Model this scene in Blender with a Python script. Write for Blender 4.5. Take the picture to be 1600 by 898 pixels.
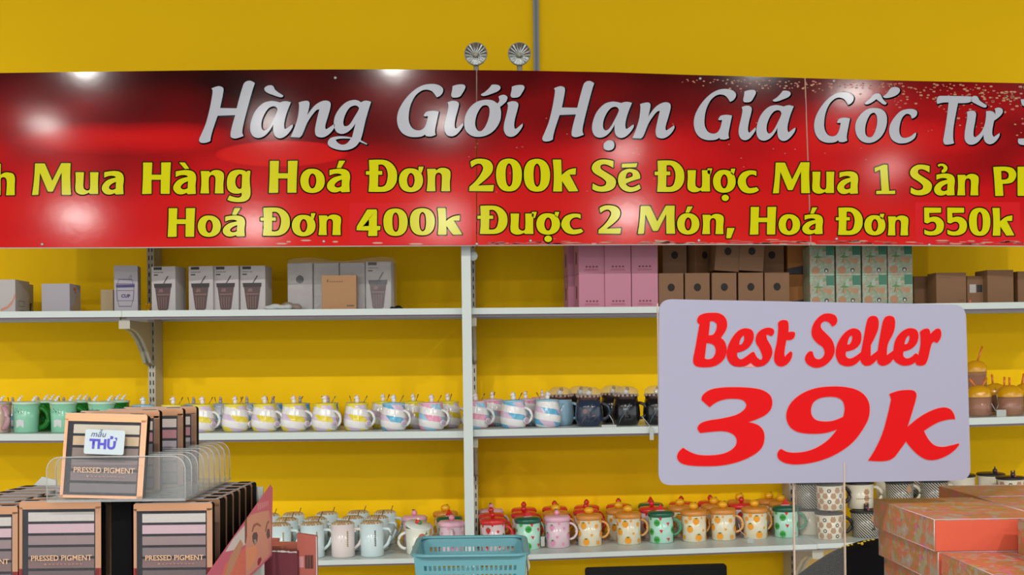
import bpy, bmesh, math, random
from mathutils import Vector, Matrix
random.seed(7)
for _o in list(bpy.data.objects): bpy.data.objects.remove(_o)
SC = bpy.context.scene
COL = SC.collection
F = 1800.0; CX = 763.0; CY = 565.0; EYE = 1.45; RHO = 0.012
cr, sr = math.cos(RHO), math.sin(RHO)
# ---------------------------------------------------------------- camera
cd = bpy.data.cameras.new('camera'); cam = bpy.data.objects.new('camera', cd); COL.objects.link(cam)
cd.sensor_width = 36.0; cd.lens = 36.0 * F / 1600.0
cd.shift_x = (800 - CX) / 1600.0; cd.shift_y = (CY - 449) / 1600.0
cam.matrix_world = Matrix(((cr, sr, 0, 0), (0, 0, -1, 0), (-sr, cr, 0, EYE), (0, 0, 0, 1)))
cd.clip_start = 0.05
SC.camera = cam
# ---------------------------------------------------------------- world, lamps, exposure
W = bpy.data.worlds.new('world'); SC.world = W; W.use_nodes = True
W.node_tree.nodes['Background'].inputs[0].default_value = (0.93, 0.96, 1.0, 1)
W.node_tree.nodes['Background'].inputs[1].default_value = 1.22
SC.view_settings.view_transform = 'Standard'; SC.view_settings.look = 'None'
SC.view_settings.exposure = 0.14; SC.view_settings.gamma = 1.0; SC.view_settings.use_curve_mapping = False
SC.cycles.use_denoising = True
SC.cycles.max_bounces = 8; SC.cycles.transparent_max_bounces = 24
def lamp(x, y, z, power, size, col=(1, 0.97, 0.92)):
    l = bpy.data.lights.new('ceiling_lamp', 'AREA'); l.shape = 'DISK'; l.size = size
    l.energy = power; l.color = col
    o = bpy.data.objects.new('ceiling_lamp', l); COL.objects.link(o); o.location = (x, y, z)
    return o
for lx in (-3.9, -2.2, -0.5, 1.5, 3.2): lamp(lx, 0.12, 3.1, 38, 0.06)
for lx, ly in ((-3.0, -1.4), (-1.46, -1.4), (-0.28, -1.5), (1.1, -2.7), (3.5, -3.6), (2.3, -0.75)):
    lamp(lx, ly, 3.1, 24, 0.2)
for lx, ly in ((-4.5, -6.2), (-2.75, -7.2), (-0.5, -7.0), (1.6, -6.6)): lamp(lx, ly, 3.1, 160, 0.36)
# ---------------------------------------------------------------- helpers
def P(px, py, D):
    u = (px - CX) / F; v = (CY - py) / F
    return Vector(((u * cr + v * sr) * D, D, EYE + (-u * sr + v * cr) * D))
def on_plane(px, py, y0, m, x0=0.0):
    u = (px - CX) / F; v = (CY - py) / F
    a = u * cr + v * sr
    t = (y0 - m * x0) / (1 - m * a)
    return Vector((a * t, t, EYE + (-u * sr + v * cr) * t))
def lin(c):
    c = c / 255.0
    return c / 12.92 if c <= 0.04045 else ((c + 0.055) / 1.055) ** 2.4
ALB = 0.66   # overall reflectance of printed and painted goods
def rgb(r, g, b): return (lin(r) * ALB, lin(g) * ALB, lin(b) * ALB, 1)
MATS = {}
def mat(name, col, rough=0.5, metal=0.0, trans=0.0, alpha=1.0, spec=0.5, emis=None, noise=0.0, nscale=40, bump=0.0, coat=0.0):
    if name in MATS: return MATS[name]
    m = bpy.data.materials.new(name); m.use_nodes = True
    nt = m.node_tree; b = nt.nodes['Principled BSDF']
    c = rgb(*col) if name != 'yellow_paint' else (lin(col[0]), lin(col[1]), lin(col[2]), 1)
    if metal > 0.5 or name == 'white_enamel' or 'glaze' in name or 'figure' in name or name.startswith('bear_c') or name.startswith(('lid_', 'knob_', 'handle_', 'mint_lid', 'fruit_ink', 'print_', 'card_pink')): c = tuple(x / ALB for x in c[:3]) + (1,)
    b.inputs['Base Color'].default_value = c; b.inputs['Roughness'].default_value = rough
    b.inputs['Metallic'].default_value = metal; b.inputs['Transmission Weight'].default_value = trans
    b.inputs['Alpha'].default_value = alpha; b.inputs['Specular IOR Level'].default_value = spec
    b.inputs['Coat Weight'].default_value = coat
    if noise or bump:
        tc = nt.nodes.new('ShaderNodeTexCoord'); n = nt.nodes.new('ShaderNodeTexNoise')
        n.inputs['Scale'].default_value = nscale; n.inputs['Detail'].default_value = 4
        nt.links.new(tc.outputs['Object'], n.inputs['Vector'])
        if noise:
            mx = nt.nodes.new('ShaderNodeMix'); mx.data_type = 'RGBA'
            mx.inputs[6].default_value = tuple(x * (1 - noise) for x in c[:3]) + (1,)
            mx.inputs[7].default_value = tuple(min(1, x * (1 + noise)) for x in c[:3]) + (1,)
            nt.links.new(n.outputs['Fac'], mx.inputs[0]); nt.links.new(mx.outputs[2], b.inputs['Base Color'])
        if bump:
            bp = nt.nodes.new('ShaderNodeBump'); bp.inputs['Strength'].default_value = bump
            bp.inputs['Distance'].default_value = 0.002
            nt.links.new(n.outputs['Fac'], bp.inputs['Height']); nt.links.new(bp.outputs['Normal'], b.inputs['Normal'])
    MATS[name] = m
    return m
class MB:
    def __init__(s): s.v = []; s.f = []; s.m = []; s.sm = []
    def add(s, vs, fs, mi=0, smooth=False):
        o = len(s.v); s.v += [tuple(v) for v in vs]
        for f in fs: s.f.append([i + o for i in f]); s.m.append(mi); s.sm.append(smooth)
    def box(s, x0, x1, y0, y1, z0, z1, mi=0, M=None):
        vs = [Vector((x, y, z)) for x in (x0, x1) for y in (y0, y1) for z in (z0, z1)]
        if M is not None: vs = [M @ v for v in vs]
        s.add(vs, [(0, 1, 3, 2), (4, 6, 7, 5), (0, 4, 5, 1), (2, 3, 7, 6), (0, 2, 6, 4), (1, 5, 7, 3)], mi)
    def rbox(s, x0, x1, y0, y1, z0, z1, r, mi=0, n=4, cham=0.0):
        # box with rounded corners in the xz plane, thickness along y
        pts = []
        for cx, cz, a0 in ((x1 - r, z1 - r, 0), (x0 + r, z1 - r, 90), (x0 + r, z0 + r, 180), (x1 - r, z0 + r, 270)):
            for k in range(n + 1):
                a = math.radians(a0 + 90 * k / n); pts.append((cx + r * math.cos(a), cz + r * math.sin(a)))
        s.prism([(p[0], p[1]) for p in pts], y0, y1, mi)
    def prism(s, pts, y0, y1, mi=0, axis='y', T=None):
        n = len(pts)
        def mk(a, b, c):
            v = {'y': Vector((a, c, b)), 'z': Vector((a, b, c)), 'x': Vector((c, a, b))}[axis]
            return T @ v if T is not None else v
        vs = [mk(a, b, y0) for a, b in pts] + [mk(a, b, y1) for a, b in pts]
        s.add(vs, [tuple(range(n)), tuple(range(2 * n - 1, n - 1, -1))] + [(i, i + n, (i + 1) % n + n, (i + 1) % n) for i in range(n)], mi)
    def lathe(s, prof, n=24, mi=0, c=(0, 0, 0), M=None, smooth=True, mats=None):
        vs = []; rings = []
        for r, z in prof:
            if r < 1e-6: rings.append([len(vs)]); vs.append(Vector((c[0], c[1], c[2] + z)))
            else:
                rings.append(list(range(len(vs), len(vs) + n)))
                for k in range(n):
                    a = 2 * math.pi * k / n; vs.append(Vector((c[0] + r * math.cos(a), c[1] + r * math.sin(a), c[2] + z)))
        if M is not None: vs = [M @ v for v in vs]
        for j in range(len(rings) - 1):
            A, B = rings[j], rings[j + 1]; fs = []
            for k in range(n):
                k2 = (k + 1) % n
                if len(A) == 1 and len(B) == 1: continue
                if len(A) == 1: fs.append((A[0], B[k2], B[k]))
                elif len(B) == 1: fs.append((A[k], A[k2], B[0]))
                else: fs.append((A[k], A[k2], B[k2], B[k]))
            s.add([], [], 0)
            o = len(s.v) if j == 0 else o
            if j == 0: s.v += [tuple(v) for v in vs]
            for f in fs:
                s.f.append([i + o for i in f]); s.m.append(mats[j] if mats else mi); s.sm.append(smooth)
    def ball(s, c, r, mi=0, n=12, sc=(1, 1, 1), M=None):
        k = max(4, n // 2)
        prof = [(r * math.sin(math.pi * i / k), -r * math.cos(math.pi * i / k)) for i in range(k + 1)]
        prof[0] = (0, -r); prof[-1] = (0, r)
        T = Matrix.Translation(c) @ Matrix.Diagonal((sc[0], sc[1], sc[2], 1))
        if M is not None: T = M @ T
        s.lathe(prof, n, mi, M=T)
    def tube(s, pts, r, n=8, mi=0, closed=False, sc=(1, 1)):
        pts = [Vector(p) for p in pts]; N = len(pts); vs = []
        rr = r if isinstance(r, (list, tuple)) else [r] * N
        up = Vector((0, 0, 1))
        for i, p in enumerate(pts):
            if closed: d = pts[(i + 1) % N] - pts[i - 1]
            else: d = pts[min(i + 1, N - 1)] - pts[max(i - 1, 0)]
            d = d.normalized() if d.length > 0 else Vector((1, 0, 0))
            a = d.cross(up)
            if a.length < 0.05: a = d.cross(Vector((0, 1, 0)))
            a.normalize(); b = a.cross(d)
            for k in range(n):
                t = 2 * math.pi * k / n
                vs.append(p + (a * math.cos(t) * sc[0] + b * math.sin(t) * sc[1]) * rr[i])
        fs = []
        for i in range(N if closed else N - 1):
            for k in range(n):
                i2 = (i + 1) % N; k2 = (k + 1) % n
                fs.append((i * n + k, i * n + k2, i2 * n + k2, i2 * n + k))
        if not closed: fs += [tuple(range(n - 1, -1, -1)), tuple((N - 1) * n + k for k in range(n))]
        s.add(vs, fs, mi, True)
    def obj(s, name, mats, parent=None, flip=False):
        me = bpy.data.meshes.new(name); me.from_pydata(s.v, [], s.f)
        for m in (mats if isinstance(mats, (list, tuple)) else [mats]): me.materials.append(m)
        me.polygons.foreach_set('material_index', s.m); me.polygons.foreach_set('use_smooth', s.sm)
        bm = bmesh.new(); bm.from_mesh(me); bmesh.ops.recalc_face_normals(bm, faces=bm.faces); bm.to_mesh(me); bm.free()
        me.update()
        o = bpy.data.objects.new(name, me); COL.objects.link(o)
        if parent is not None: o.parent = parent
        return o
def tag(o, label=None, cat=None, group=None, kind=None):
    if label: o['label'] = label
    if cat: o['category'] = cat
    if group: o['group'] = group
    if kind: o['kind'] = kind
    return o
def empty(name, loc, label=None, cat=None, group=None, rz=0.0, ry=0.0, rx=0.0):
    o = bpy.data.objects.new(name, None); COL.objects.link(o); o.empty_display_size = 0.02
    o.location = loc; o.rotation_euler = (rx, ry, rz)
    return tag(o, label, cat, group)
KIDS = {}
def kids(o):
    return [c for c in bpy.data.objects if c.parent == o]
def dup(src, loc, label, group=None, rz=0.0, ry=0.0, rx=0.0, sc=1.0):
    if src.name not in KIDS:
        KIDS[src.name] = [(c, kids(c)) for c in kids(src)]
    r = src.copy(); COL.objects.link(r); r.location = loc; r.rotation_euler = (rx, ry, rz); r.scale = (sc, sc, sc)
    r['label'] = label
    if group: r['group'] = group
    for c, gs in KIDS[src.name]:
        d = c.copy(); COL.objects.link(d); d.parent = r
        for g in gs:
            e = g.copy(); COL.objects.link(e); e.parent = d
    return r
class Proto:
    """first use moves the prototype itself, later uses copy it"""
    def __init__(s, root): s.root = root; s.used = False; s.base = root.name; KIDS[root.name] = [(c, kids(c)) for c in kids(root)]
    def put(s, loc, label, group=None, rz=0.0, ry=0.0, rx=0.0, sc=1.0):
        if not s.used:
            s.used = True; r = s.root; r.location = loc; r.rotation_euler = (rx, ry, rz); r.scale = (sc,) * 3
            r['label'] = label
            if group: r['group'] = group
            return r
        return dup(s.root, loc, label, group, rz, ry, rx, sc)
ORD = ['first', 'second', 'third', 'fourth', 'fifth', 'sixth', 'seventh', 'eighth', 'ninth', 'tenth', 'eleventh', 'twelfth']
# ---- outlines traced as flat lettering
def contour(sx):
    out = []
    for t in sx.split():
        c = t.endswith('*'); a, b = t.rstrip('*').split(','); out.append((float(a), float(b), c))
    return out
def smooth(c, k=5):
    n = len(c); out = []
    for i in range(n):
        p0, p1, p2, p3 = c[i - 1], c[i], c[(i + 1) % n], c[(i + 2) % n]
        if p1[2] and p2[2]: out.append((p1[0], p1[1])); continue
        L = math.hypot(p2[0] - p1[0], p2[1] - p1[1])
        def tg(a, b, d, corner, nxt):
            if corner: return None
            la = math.hypot(b[0] - a[0], b[1] - a[1]); lb = math.hypot(d[0] - b[0], d[1] - b[1])
            if la + lb == 0: return (0, 0)
            return ((d[0] - a[0]) / (la + lb) * L, (d[1] - a[1]) / (la + lb) * L)
        t1 = tg(p0, p1, p2, p1[2], p2); t2 = tg(p1, p2, p3, p2[2], p3)
        if t1 is None: t1 = (1.5 * (p2[0] - p1[0]) - 0.5 * t2[0], 1.5 * (p2[1] - p1[1]) - 0.5 * t2[1])
        if t2 is None: t2 = (1.5 * (p2[0] - p1[0]) - 0.5 * t1[0], 1.5 * (p2[1] - p1[1]) - 0.5 * t1[1])
        for j in range(k):
            t = j / k; h1 = 2*t**3 - 3*t*t + 1; h2 = t**3 - 2*t*t + t; h3 = -2*t**3 + 3*t*t; h4 = t**3 - t*t
            out.append((h1*p1[0] + h2*t1[0] + h3*p2[0] + h4*t2[0], h1*p1[1] + h2*t1[1] + h3*p2[1] + h4*t2[1]))
    return out
def glyph(*cs, k=5): return [smooth(contour(c), k) for c in cs]
def fit(g, box, shear=0.0):
    xs = [p[0] for c in g for p in c]; ys = [p[1] for c in g for p in c]
    x0, x1, y0, y1 = min(xs), max(xs), min(ys), max(ys)
    a, b, c, d = box
    return [[(a + (p[0] - x0) / (x1 - x0) * (c - a), b + (p[1] - y0) / (y1 - y0) * (d - b)) for p in q] for q in g]
def area(c): return sum(c[i - 1][0] * c[i][1] - c[i][0] * c[i - 1][1] for i in range(len(c))) / 2
def grow(c, d):
    """offset a closed contour outwards by d (outer) with mitred corners; sign follows orientation"""
    n = len(c); out = []
    c2 = [c[i] for i in range(n) if math.hypot(c[i][0] - c[i - 1][0], c[i][1] - c[i - 1][1]) > 1e-6]; n = len(c2)
    s = 1 if area(c2) > 0 else -1
    for i in range(n):
        a, b, e = c2[i - 1], c2[i], c2[(i + 1) % n]
        n1 = (b[1] - a[1], a[0] - b[0]); n2 = (e[1] - b[1], b[0] - e[0])
        l1 = math.hypot(*n1); l2 = math.hypot(*n2)
        n1 = (n1[0] / l1, n1[1] / l1); n2 = (n2[0] / l2, n2[1] / l2)
        m = (n1[0] + n2[0], n1[1] + n2[1]); ml = math.hypot(*m)
        if ml < 0.3: m = n1; f = 1
        else: m = (m[0] / ml, m[1] / ml); f = min(1.8, 1 / max(0.3, m[0] * n1[0] + m[1] * n1[1]))
        out.append((b[0] + s * m[0] * d * f, b[1] + s * m[1] * d * f))
    return out
def flat(name, glyphs, fn, m, parent, off=0.0, shift=(0, 0)):
    """glyphs: list of [outer, hole, ...] in pixels; fn maps a pixel to a local point; one mesh of filled flat letters"""
    bm = bmesh.new()
    for g in glyphs:
        cv = bpy.data.curves.new('tmp', 'CURVE'); cv.dimensions = '2D'; cv.fill_mode = 'BOTH'
        for j, c in enumerate(g):
            if off: c = grow(c, off if j == 0 else -off)
            sp = cv.splines.new('POLY'); sp.points.add(len(c) - 1)
            for i, p in enumerate(c): sp.points[i].co = (p[0] + shift[0], -(p[1] + shift[1]), 0, 1)
            sp.use_cyclic_u = True
        o = bpy.data.objects.new('tmp', cv); COL.objects.link(o)
        me = o.to_mesh()
        b2 = bmesh.new(); b2.from_mesh(me)
        vm = {}
        for v in b2.verts: vm[v] = bm.verts.new(fn(v.co.x, -v.co.y))
        for f in b2.faces:
            try: bm.faces.new([vm[v] for v in f.verts])
            except ValueError: pass
        b2.free(); o.to_mesh_clear(); bpy.data.objects.remove(o); bpy.data.curves.remove(cv)
    me = bpy.data.meshes.new(name)
    for f in bm.faces: f.normal_update()
    bm.to_mesh(me); bm.free(); me.materials.append(m)
    o = bpy.data.objects.new(name, me); COL.objects.link(o); o.parent = parent
    return o
def rim(name, g, fn, m, parent, w, shift=(0, 0)):
    """printed contour line around a letter: flat ribbon w pixels to each side of every contour"""
    b = MB()
    for c in g:
        n = len(c)
        for i in range(n):
            a, e = c[i - 1], c[i]; dx, dy = e[0] - a[0], e[1] - a[1]; l = math.hypot(dx, dy)
            if l < 1e-6: continue
            nx, ny = -dy / l * w, dx / l * w; sx, sy = shift
            b.add([fn(a[0] + nx + sx, a[1] + ny + sy), fn(e[0] + nx + sx, e[1] + ny + sy), fn(e[0] - nx + sx, e[1] - ny + sy), fn(a[0] - nx + sx, a[1] - ny + sy)], [(0, 1, 2, 3)])
            b.add([fn(e[0] + w * math.cos(6.2832 * k / 8) + sx, e[1] + w * math.sin(6.2832 * k / 8) + sy) for k in range(8)], [tuple(range(8))])
    me = bpy.data.meshes.new(name); me.from_pydata(b.v, [], b.f); me.materials.append(m)
    o = bpy.data.objects.new(name, me); COL.objects.link(o); o.parent = parent
    return o
def text_mesh(name, s, size, m, parent, M, shear=0.0, bold=0.0, spacing=1.0, width=None):
    cv = bpy.data.curves.new('tmp', 'FONT'); cv.body = s; cv.size = size; cv.align_x = 'CENTER'; cv.align_y = 'CENTER'
    cv.shear = shear; cv.offset = bold; cv.space_character = spacing; cv.resolution_u = 3
    o = bpy.data.objects.new('tmp', cv); COL.objects.link(o)
    bpy.context.view_layer.update()
    me = bpy.data.meshes.new_from_object(o.evaluated_get(bpy.context.evaluated_depsgraph_get()))
    bpy.data.objects.remove(o)
    if width:
        xs = [v.co.x for v in me.vertices]
        if xs:
            k = width / max(1e-6, max(xs) - min(xs)); me.transform(Matrix.Diagonal((k, k, 1, 1)))
    me.transform(M); me.name = name; me.materials.clear(); me.materials.append(m)
    r = bpy.data.objects.new(name, me); COL.objects.link(r); r.parent = parent
    return r
FRONT = Matrix.Rotation(math.radians(90), 4, 'X')   # text lying in xy -> upright, facing -y
# ---------------------------------------------------------------- shared materials
M_wall = mat('yellow_paint', (252, 203, 12), 0.7, noise=0.03, nscale=3, spec=0.12)
M_white = mat('white_enamel', (200, 210, 206), 0.35)
M_cream = mat('cream_steel', (214, 208, 190), 0.4)
M_black = mat('black_plastic', (12, 11, 12), 0.4, spec=0.2)
M_dark = mat('dark_gap', (22, 20, 20), 0.6)
# ---------------------------------------------------------------- setting
YW = 3.69; YF = 3.31
b = MB(); b.box(-9, 9, YW, YW + 0.1, 0, 3.35); tag(b.obj('wall_back', M_wall), 'plain yellow painted wall behind the shelves', kind='structure')
b = MB(); b.box(-9, 9, -14, YW + 0.1, 3.35, 3.4); tag(b.obj('ceiling', mat('ceiling_grey', (96, 96, 96), 0.8)), 'grey shop ceiling above the picture', kind='structure')
b = MB(); b.box(-9, 9, -14, YW, -0.05, 0); tag(b.obj('floor', mat('floor_tile', (205, 203, 198), 0.3, noise=0.04, nscale=2)), 'pale tiled shop floor', kind='structure')
xw = P(837.5, 60, YW).x
b = MB(); b.box(xw - 0.0095, xw + 0.0095, YW - 0.016, YW, 2.2, 3.34, 0); b.box(xw - 0.004, xw + 0.004, YW - 0.0175, YW - 0.016, 2.2, 3.34, 1)
tag(b.obj('trim_1', [mat('grey_trim', (176, 180, 178), 0.4), mat('trim_groove', (140, 146, 150), 0.5)]), 'thin grey vertical strip covering the wall joint', kind='structure')

# shelf boards: (x0,y0)-(x1,y1) are the lower front-edge pixels, th the edge in pixels
BAYS = {'top': [(-150, 497.4, 189.8, 495), (190.3, 495, 728, 490.8), (733, 490.8, 1276.8, 486.6), (1277.2, 486.3, 1760, 479)],
        'mid': [(-150, 688.5, 189.8, 688), (190.3, 688.3, 728, 683.8), (733, 682, 1276.8, 671.5), (1277.2, 671, 1760, 656)],
        'low': [(-150, 893, 189.8, 890), (190.3, 890, 728, 877.5), (733, 877, 1276.8, 857.5), (1277.2, 857, 1760, 838)]}
TH = {'top': 9.8, 'mid': 10.6, 'low': 7.6}
NICE = {'top': 'top', 'mid': 'middle', 'low': 'bottom'}
BAYN = ['far left bay', 'bay left of the white post', 'bay right of the white post', 'far right bay']
SURF = {}
for lv, L in BAYS.items():
    for i, (x0, y0, x1, y1) in enumerate(L):
        a = P(x0, y0, YF); c = P(x1, y1, YF); th = TH[lv] * YF / F
        r = empty('shelf_board', (a.x, YF, a.z), 'white shelf board, %s shelf of the %s' % (NICE[lv], BAYN[i]), 'shelf', 'white shelf boards')
        ang = math.atan2(c.z - a.z, c.x - a.x); r.rotation_euler = (0, -ang, 0); w = (c - a).length
        b = MB(); b.box(0, w, 0, 0.012, 0, th); b.box(0, w, 0.012, YW - YF - 0.012, th - 0.004, th); b.box(0, w, YW - YF - 0.012, YW - YF - 0.002, 0, th)
        b.obj('board', M_white, r)
        b = MB(); b.box(0.01, w - 0.01, 0.014, 0.03, -0.007, th - 0.0045)
        b.box(0.01, w - 0.01, 0.0305, YW - YF - 0.014, th - 0.007, th - 0.0045)
        b.obj('underside_rail', mat('lilac_shade', (176, 160, 176), 0.6), r)  # lilac puts the shade under the white board into the rail's colour
        SURF[lv, i] = (a.x, c.x, a.z + th, c.z + th, ang)
BX0, BX1, BX2 = P(190, 600, YF).x, P(731, 600, YF).x, P(1277, 600, YF).x
def bay(px): return 0 if px < 190 else 1 if px < 731 else 2 if px < 1277 else 3
def surf(lv, x, i):
    x0, x1, z0, z1, ang = SURF[lv, i]
    return z0 + (z1 - z0) * (x - x0) / (x1 - x0)
def spot(lv, px, D, i=None):
    """point on a shelf at depth D that shows under pixel column px, and the board's tilt"""
    x = P(px, 600, D).x
    if i is None: i = sum(1 for X in (BX0, BX1, BX2) if x > X)
    for _ in range(3):
        z = surf(lv, x, i); py = CY - (z - EYE) / D * F; x = P(px, py, D).x
    return Vector((x, D, surf(lv, x, i) + 0.0004)), -SURF[lv, i][4]
# slotted uprights on the wall with brackets
UX = [P(190, 490, YF).x, P(734, 486, YF).x + 0.003, P(1277, 480, YF).x]
for i, X in enumerate(UX):
    names = ['left', 'middle', 'right']
    r = empty('slotted_upright', (X, 3.60, 0), 'cream slotted wall upright, %s' % ['left end of the shelves by the swirl mugs', 'just behind the white post', 'right, partly behind the price sign'][i], 'upright', 'slotted shelf uprights')
    b = MB(); b.box(-0.011, 0.011, 0, 0.085, 0.02, 2.3); b.obj('channel', M_cream, r)
    b = MB()
    for k in range(70):
        z = 0.35 + k * 0.026
        for s in (-1, 1): b.box(s * 0.0048 - 0.0016, s * 0.0048 + 0.0016, -0.0006, 0.001, z, z + 0.014)
    o = b.obj('slots', M_dark, r); o['kind'] = 'stuff'
    for lv in ('top', 'mid', 'low'):
        z = surf(lv, X, min(i + 1, 3)) - TH[lv] * YF / F - 0.0075
        pts = [(3.335, 0), (3.335, -0.024), (3.37, -0.026), (3.42, -0.034), (3.47, -0.055), (3.52, -0.09), (3.555, -0.125), (3.598, -0.135), (3.598, 0)]
        q = empty('shelf_bracket', (X, 3.335, z), 'cream curved bracket carrying the %s shelf at the %s upright' % (NICE[lv], names[i]), 'bracket', 'curved shelf brackets')
        b = MB(); b.prism([(p[0] - 3.335, p[1]) for p in pts], -0.004, 0.004, 0, 'x')
        for (p, n) in zip(pts[1:-2], pts[2:-1]):
            T = [(-0.013, p[0] - 3.335, p[1]), (0.013, p[0] - 3.335, p[1]), (0.013, n[0] - 3.335, n[1]), (-0.013, n[0] - 3.335, n[1])]
            b.add(T + [(a, c, d + 0.002) for a, c, d in T], [(0, 1, 2, 3), (4, 5, 6, 7), (0, 1, 5, 4), (1, 2, 6, 5), (2, 3, 7, 6), (3, 0, 4, 7)])
        b.box(-0.016, 0.016, -0.002, 0.004, -0.026, 0.0)
        b.obj('bracket_arm', M_cream, q)
# tall white post in front
a = P(728, 385, 3.29); c = P(734, 835, 3.29)
r = empty('white_post', (c.x + (c.x - a.x) / (c.z - a.z) * (0 - c.z), 3.27, 0), 'tall white post standing in front of the shelves', 'post')
b = MB(); k = (a.x - c.x) / (a.z - c.z); H = 2.05; hw = 0.0132
vs = [(s * hw + k * z, y, z) for z in (0, H) for s in (-1, 1) for y in (0, 0.036)]
b.add(vs, [(0, 2, 3, 1), (4, 5, 7, 6), (0, 1, 5, 4), (2, 6, 7, 3), (0, 4, 6, 2), (1, 3, 7, 5)])
b.obj('post_body', M_white, r)
b = MB(); b.lathe([(0, 0), (0.014, 0), (0.014, 0.008), (0.009, 0.012), (0, 0.012)], 14, M=Matrix.Translation(P(739, 400, 3.30) - r.location) @ Matrix.Rotation(math.radians(90), 4, 'X'))
b.obj('round_cap', M_white, r)

# ---------------------------------------------------------------- banner
YB = 3.22
bc = P(760, 250, YB); ban = empty('banner', bc, 'long red promotional banner with white and yellow Vietnamese lettering', 'banner')
def bp(px, py, off=0.0): return P(px, py, YB - off) - bc
def banner_mat():
    m = bpy.data.materials.new('banner_print'); m.use_nodes = True; nt = m.node_tree; N = nt.nodes; L = nt.links
    b = N['Principled BSDF']; b.inputs['Roughness'].default_value = 0.1; b.inputs['Specular IOR Level'].default_value = 0.17
    tc = N.new('ShaderNodeTexCoord'); sp = N.new('ShaderNodeSeparateXYZ'); L.new(tc.outputs['Object'], sp.inputs[0])
    nz = N.new('ShaderNodeTexNoise'); nz.inputs['Scale'].default_value = 1.6; nz.inputs['Detail'].default_value = 2
    mp = N.new('ShaderNodeMapping'); mp.inputs['Scale'].default_value = (1, 1, 2.2); L.new(tc.outputs['Object'], mp.inputs[0]); L.new(mp.outputs[0], nz.inputs['Vector'])
    def mt(op, a, c2):
        n = N.new('ShaderNodeMath'); n.operation = op
        for i, v in enumerate((a, c2)):
            if isinstance(v, (int, float)): n.inputs[i].default_value = v
            else: L.new(v, n.inputs[i])
        return n.outputs[0]
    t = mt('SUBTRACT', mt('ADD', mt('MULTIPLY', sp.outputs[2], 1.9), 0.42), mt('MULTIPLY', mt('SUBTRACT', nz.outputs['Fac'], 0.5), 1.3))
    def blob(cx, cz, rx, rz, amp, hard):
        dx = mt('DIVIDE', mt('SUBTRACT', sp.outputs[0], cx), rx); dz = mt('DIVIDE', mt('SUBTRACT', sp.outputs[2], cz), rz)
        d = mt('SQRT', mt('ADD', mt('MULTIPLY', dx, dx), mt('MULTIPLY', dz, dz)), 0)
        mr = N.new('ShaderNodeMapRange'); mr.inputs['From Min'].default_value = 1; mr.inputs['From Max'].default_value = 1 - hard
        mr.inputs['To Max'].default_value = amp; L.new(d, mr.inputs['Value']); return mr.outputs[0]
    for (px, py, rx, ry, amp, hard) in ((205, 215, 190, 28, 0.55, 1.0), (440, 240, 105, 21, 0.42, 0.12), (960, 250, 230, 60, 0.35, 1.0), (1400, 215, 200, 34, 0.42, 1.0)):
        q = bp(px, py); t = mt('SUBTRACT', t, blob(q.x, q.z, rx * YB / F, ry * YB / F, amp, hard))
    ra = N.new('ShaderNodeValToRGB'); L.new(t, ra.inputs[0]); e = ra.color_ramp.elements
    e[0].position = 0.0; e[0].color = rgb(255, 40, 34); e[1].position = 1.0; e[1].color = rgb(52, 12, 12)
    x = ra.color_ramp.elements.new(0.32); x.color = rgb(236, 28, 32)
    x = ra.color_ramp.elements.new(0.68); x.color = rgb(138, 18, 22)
    L.new(ra.outputs[0], b.inputs['Base Color'])
    n2 = N.new('ShaderNodeTexNoise'); n2.inputs['Scale'].default_value = 30; L.new(tc.outputs['Object'], n2.inputs['Vector'])
    bu = N.new('ShaderNodeBump'); bu.inputs['Strength'].default_value = 0.05; bu.inputs['Distance'].default_value = 0.001
    L.new(n2.outputs['Fac'], bu.inputs['Height']); L.new(bu.outputs[0], b.inputs['Normal'])
    return m
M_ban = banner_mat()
M_edge = mat('banner_edge', (225, 215, 210), 0.4)
segs = [[(-40, 114.5), (0, 114), (150, 112), (300, 110), (450, 108.6), (600, 108.3), (744, 109.6)], [(745.5, 109.6), (835, 110.6), (960, 113), (1080, 117), (1170, 119.3), (1257, 122)], [(1258.5, 122), (1340, 124.2), (1430, 126.5), (1520, 128.3), (1600, 130), (1680, 132)]]
bots = [[(-40, 388), (0, 387.5), (200, 387), (400, 385.6), (560, 384.6), (744, 383.7)], [(745.5, 383.7), (900, 382.6), (1080, 382), (1170, 382), (1266, 382.6)], [(1267.5, 382.6), (1400, 383.2), (1600, 384.5), (1680, 385.5)]]
for t, bo in zip(segs, bots):
    b = MB()
    pts = [bp(*p) for p in t] + [bp(*p) for p in reversed(bo)]
    n = len(pts); th = Vector((0, 0.004, 0))
    b.add(pts + [p + th for p in pts], [tuple(range(n))], 0)
    b.add(pts + [p + th for p in pts], [tuple(range(2 * n - 1, n - 1, -1))] + [(i, i + n, (i + 1) % n + n, (i + 1) % n) for i in range(n)], 1)
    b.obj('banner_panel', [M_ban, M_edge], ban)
    b = MB(); q = [bp(*p) for p in bo]
    b.tube([p + Vector((0, -0.001, 0)) for p in q], 0.0016, 5); b.obj('edge_strip', M_edge, ban)
def flatbox(pxs, off):  # thin patch
    return [bp(x, y, off) for x, y in pxs]
M_patch = mat('patch_red', (255, 40, 46), 0.12, spec=0.17)
for x0, y0, x1, y1 in ((546, 317, 736, 381), (1430, 316, 1594, 380)):
    b = MB(); b.add(flatbox([(x0, y0), (x1, y0 - 0.5), (x1, y1), (x0, y1 + 1)], 0.0006), [(0, 1, 2, 3)]); b.obj('number_patch', M_patch, ban)
G = {}
G['M'] = glyph("438,122* 560,122* 655,340* 768,118* 885,118* 880,300 890,515* 775,515* 772,235* 660,475* 600,475* 500,240* 480,515* 400,518* 425,330")
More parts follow.
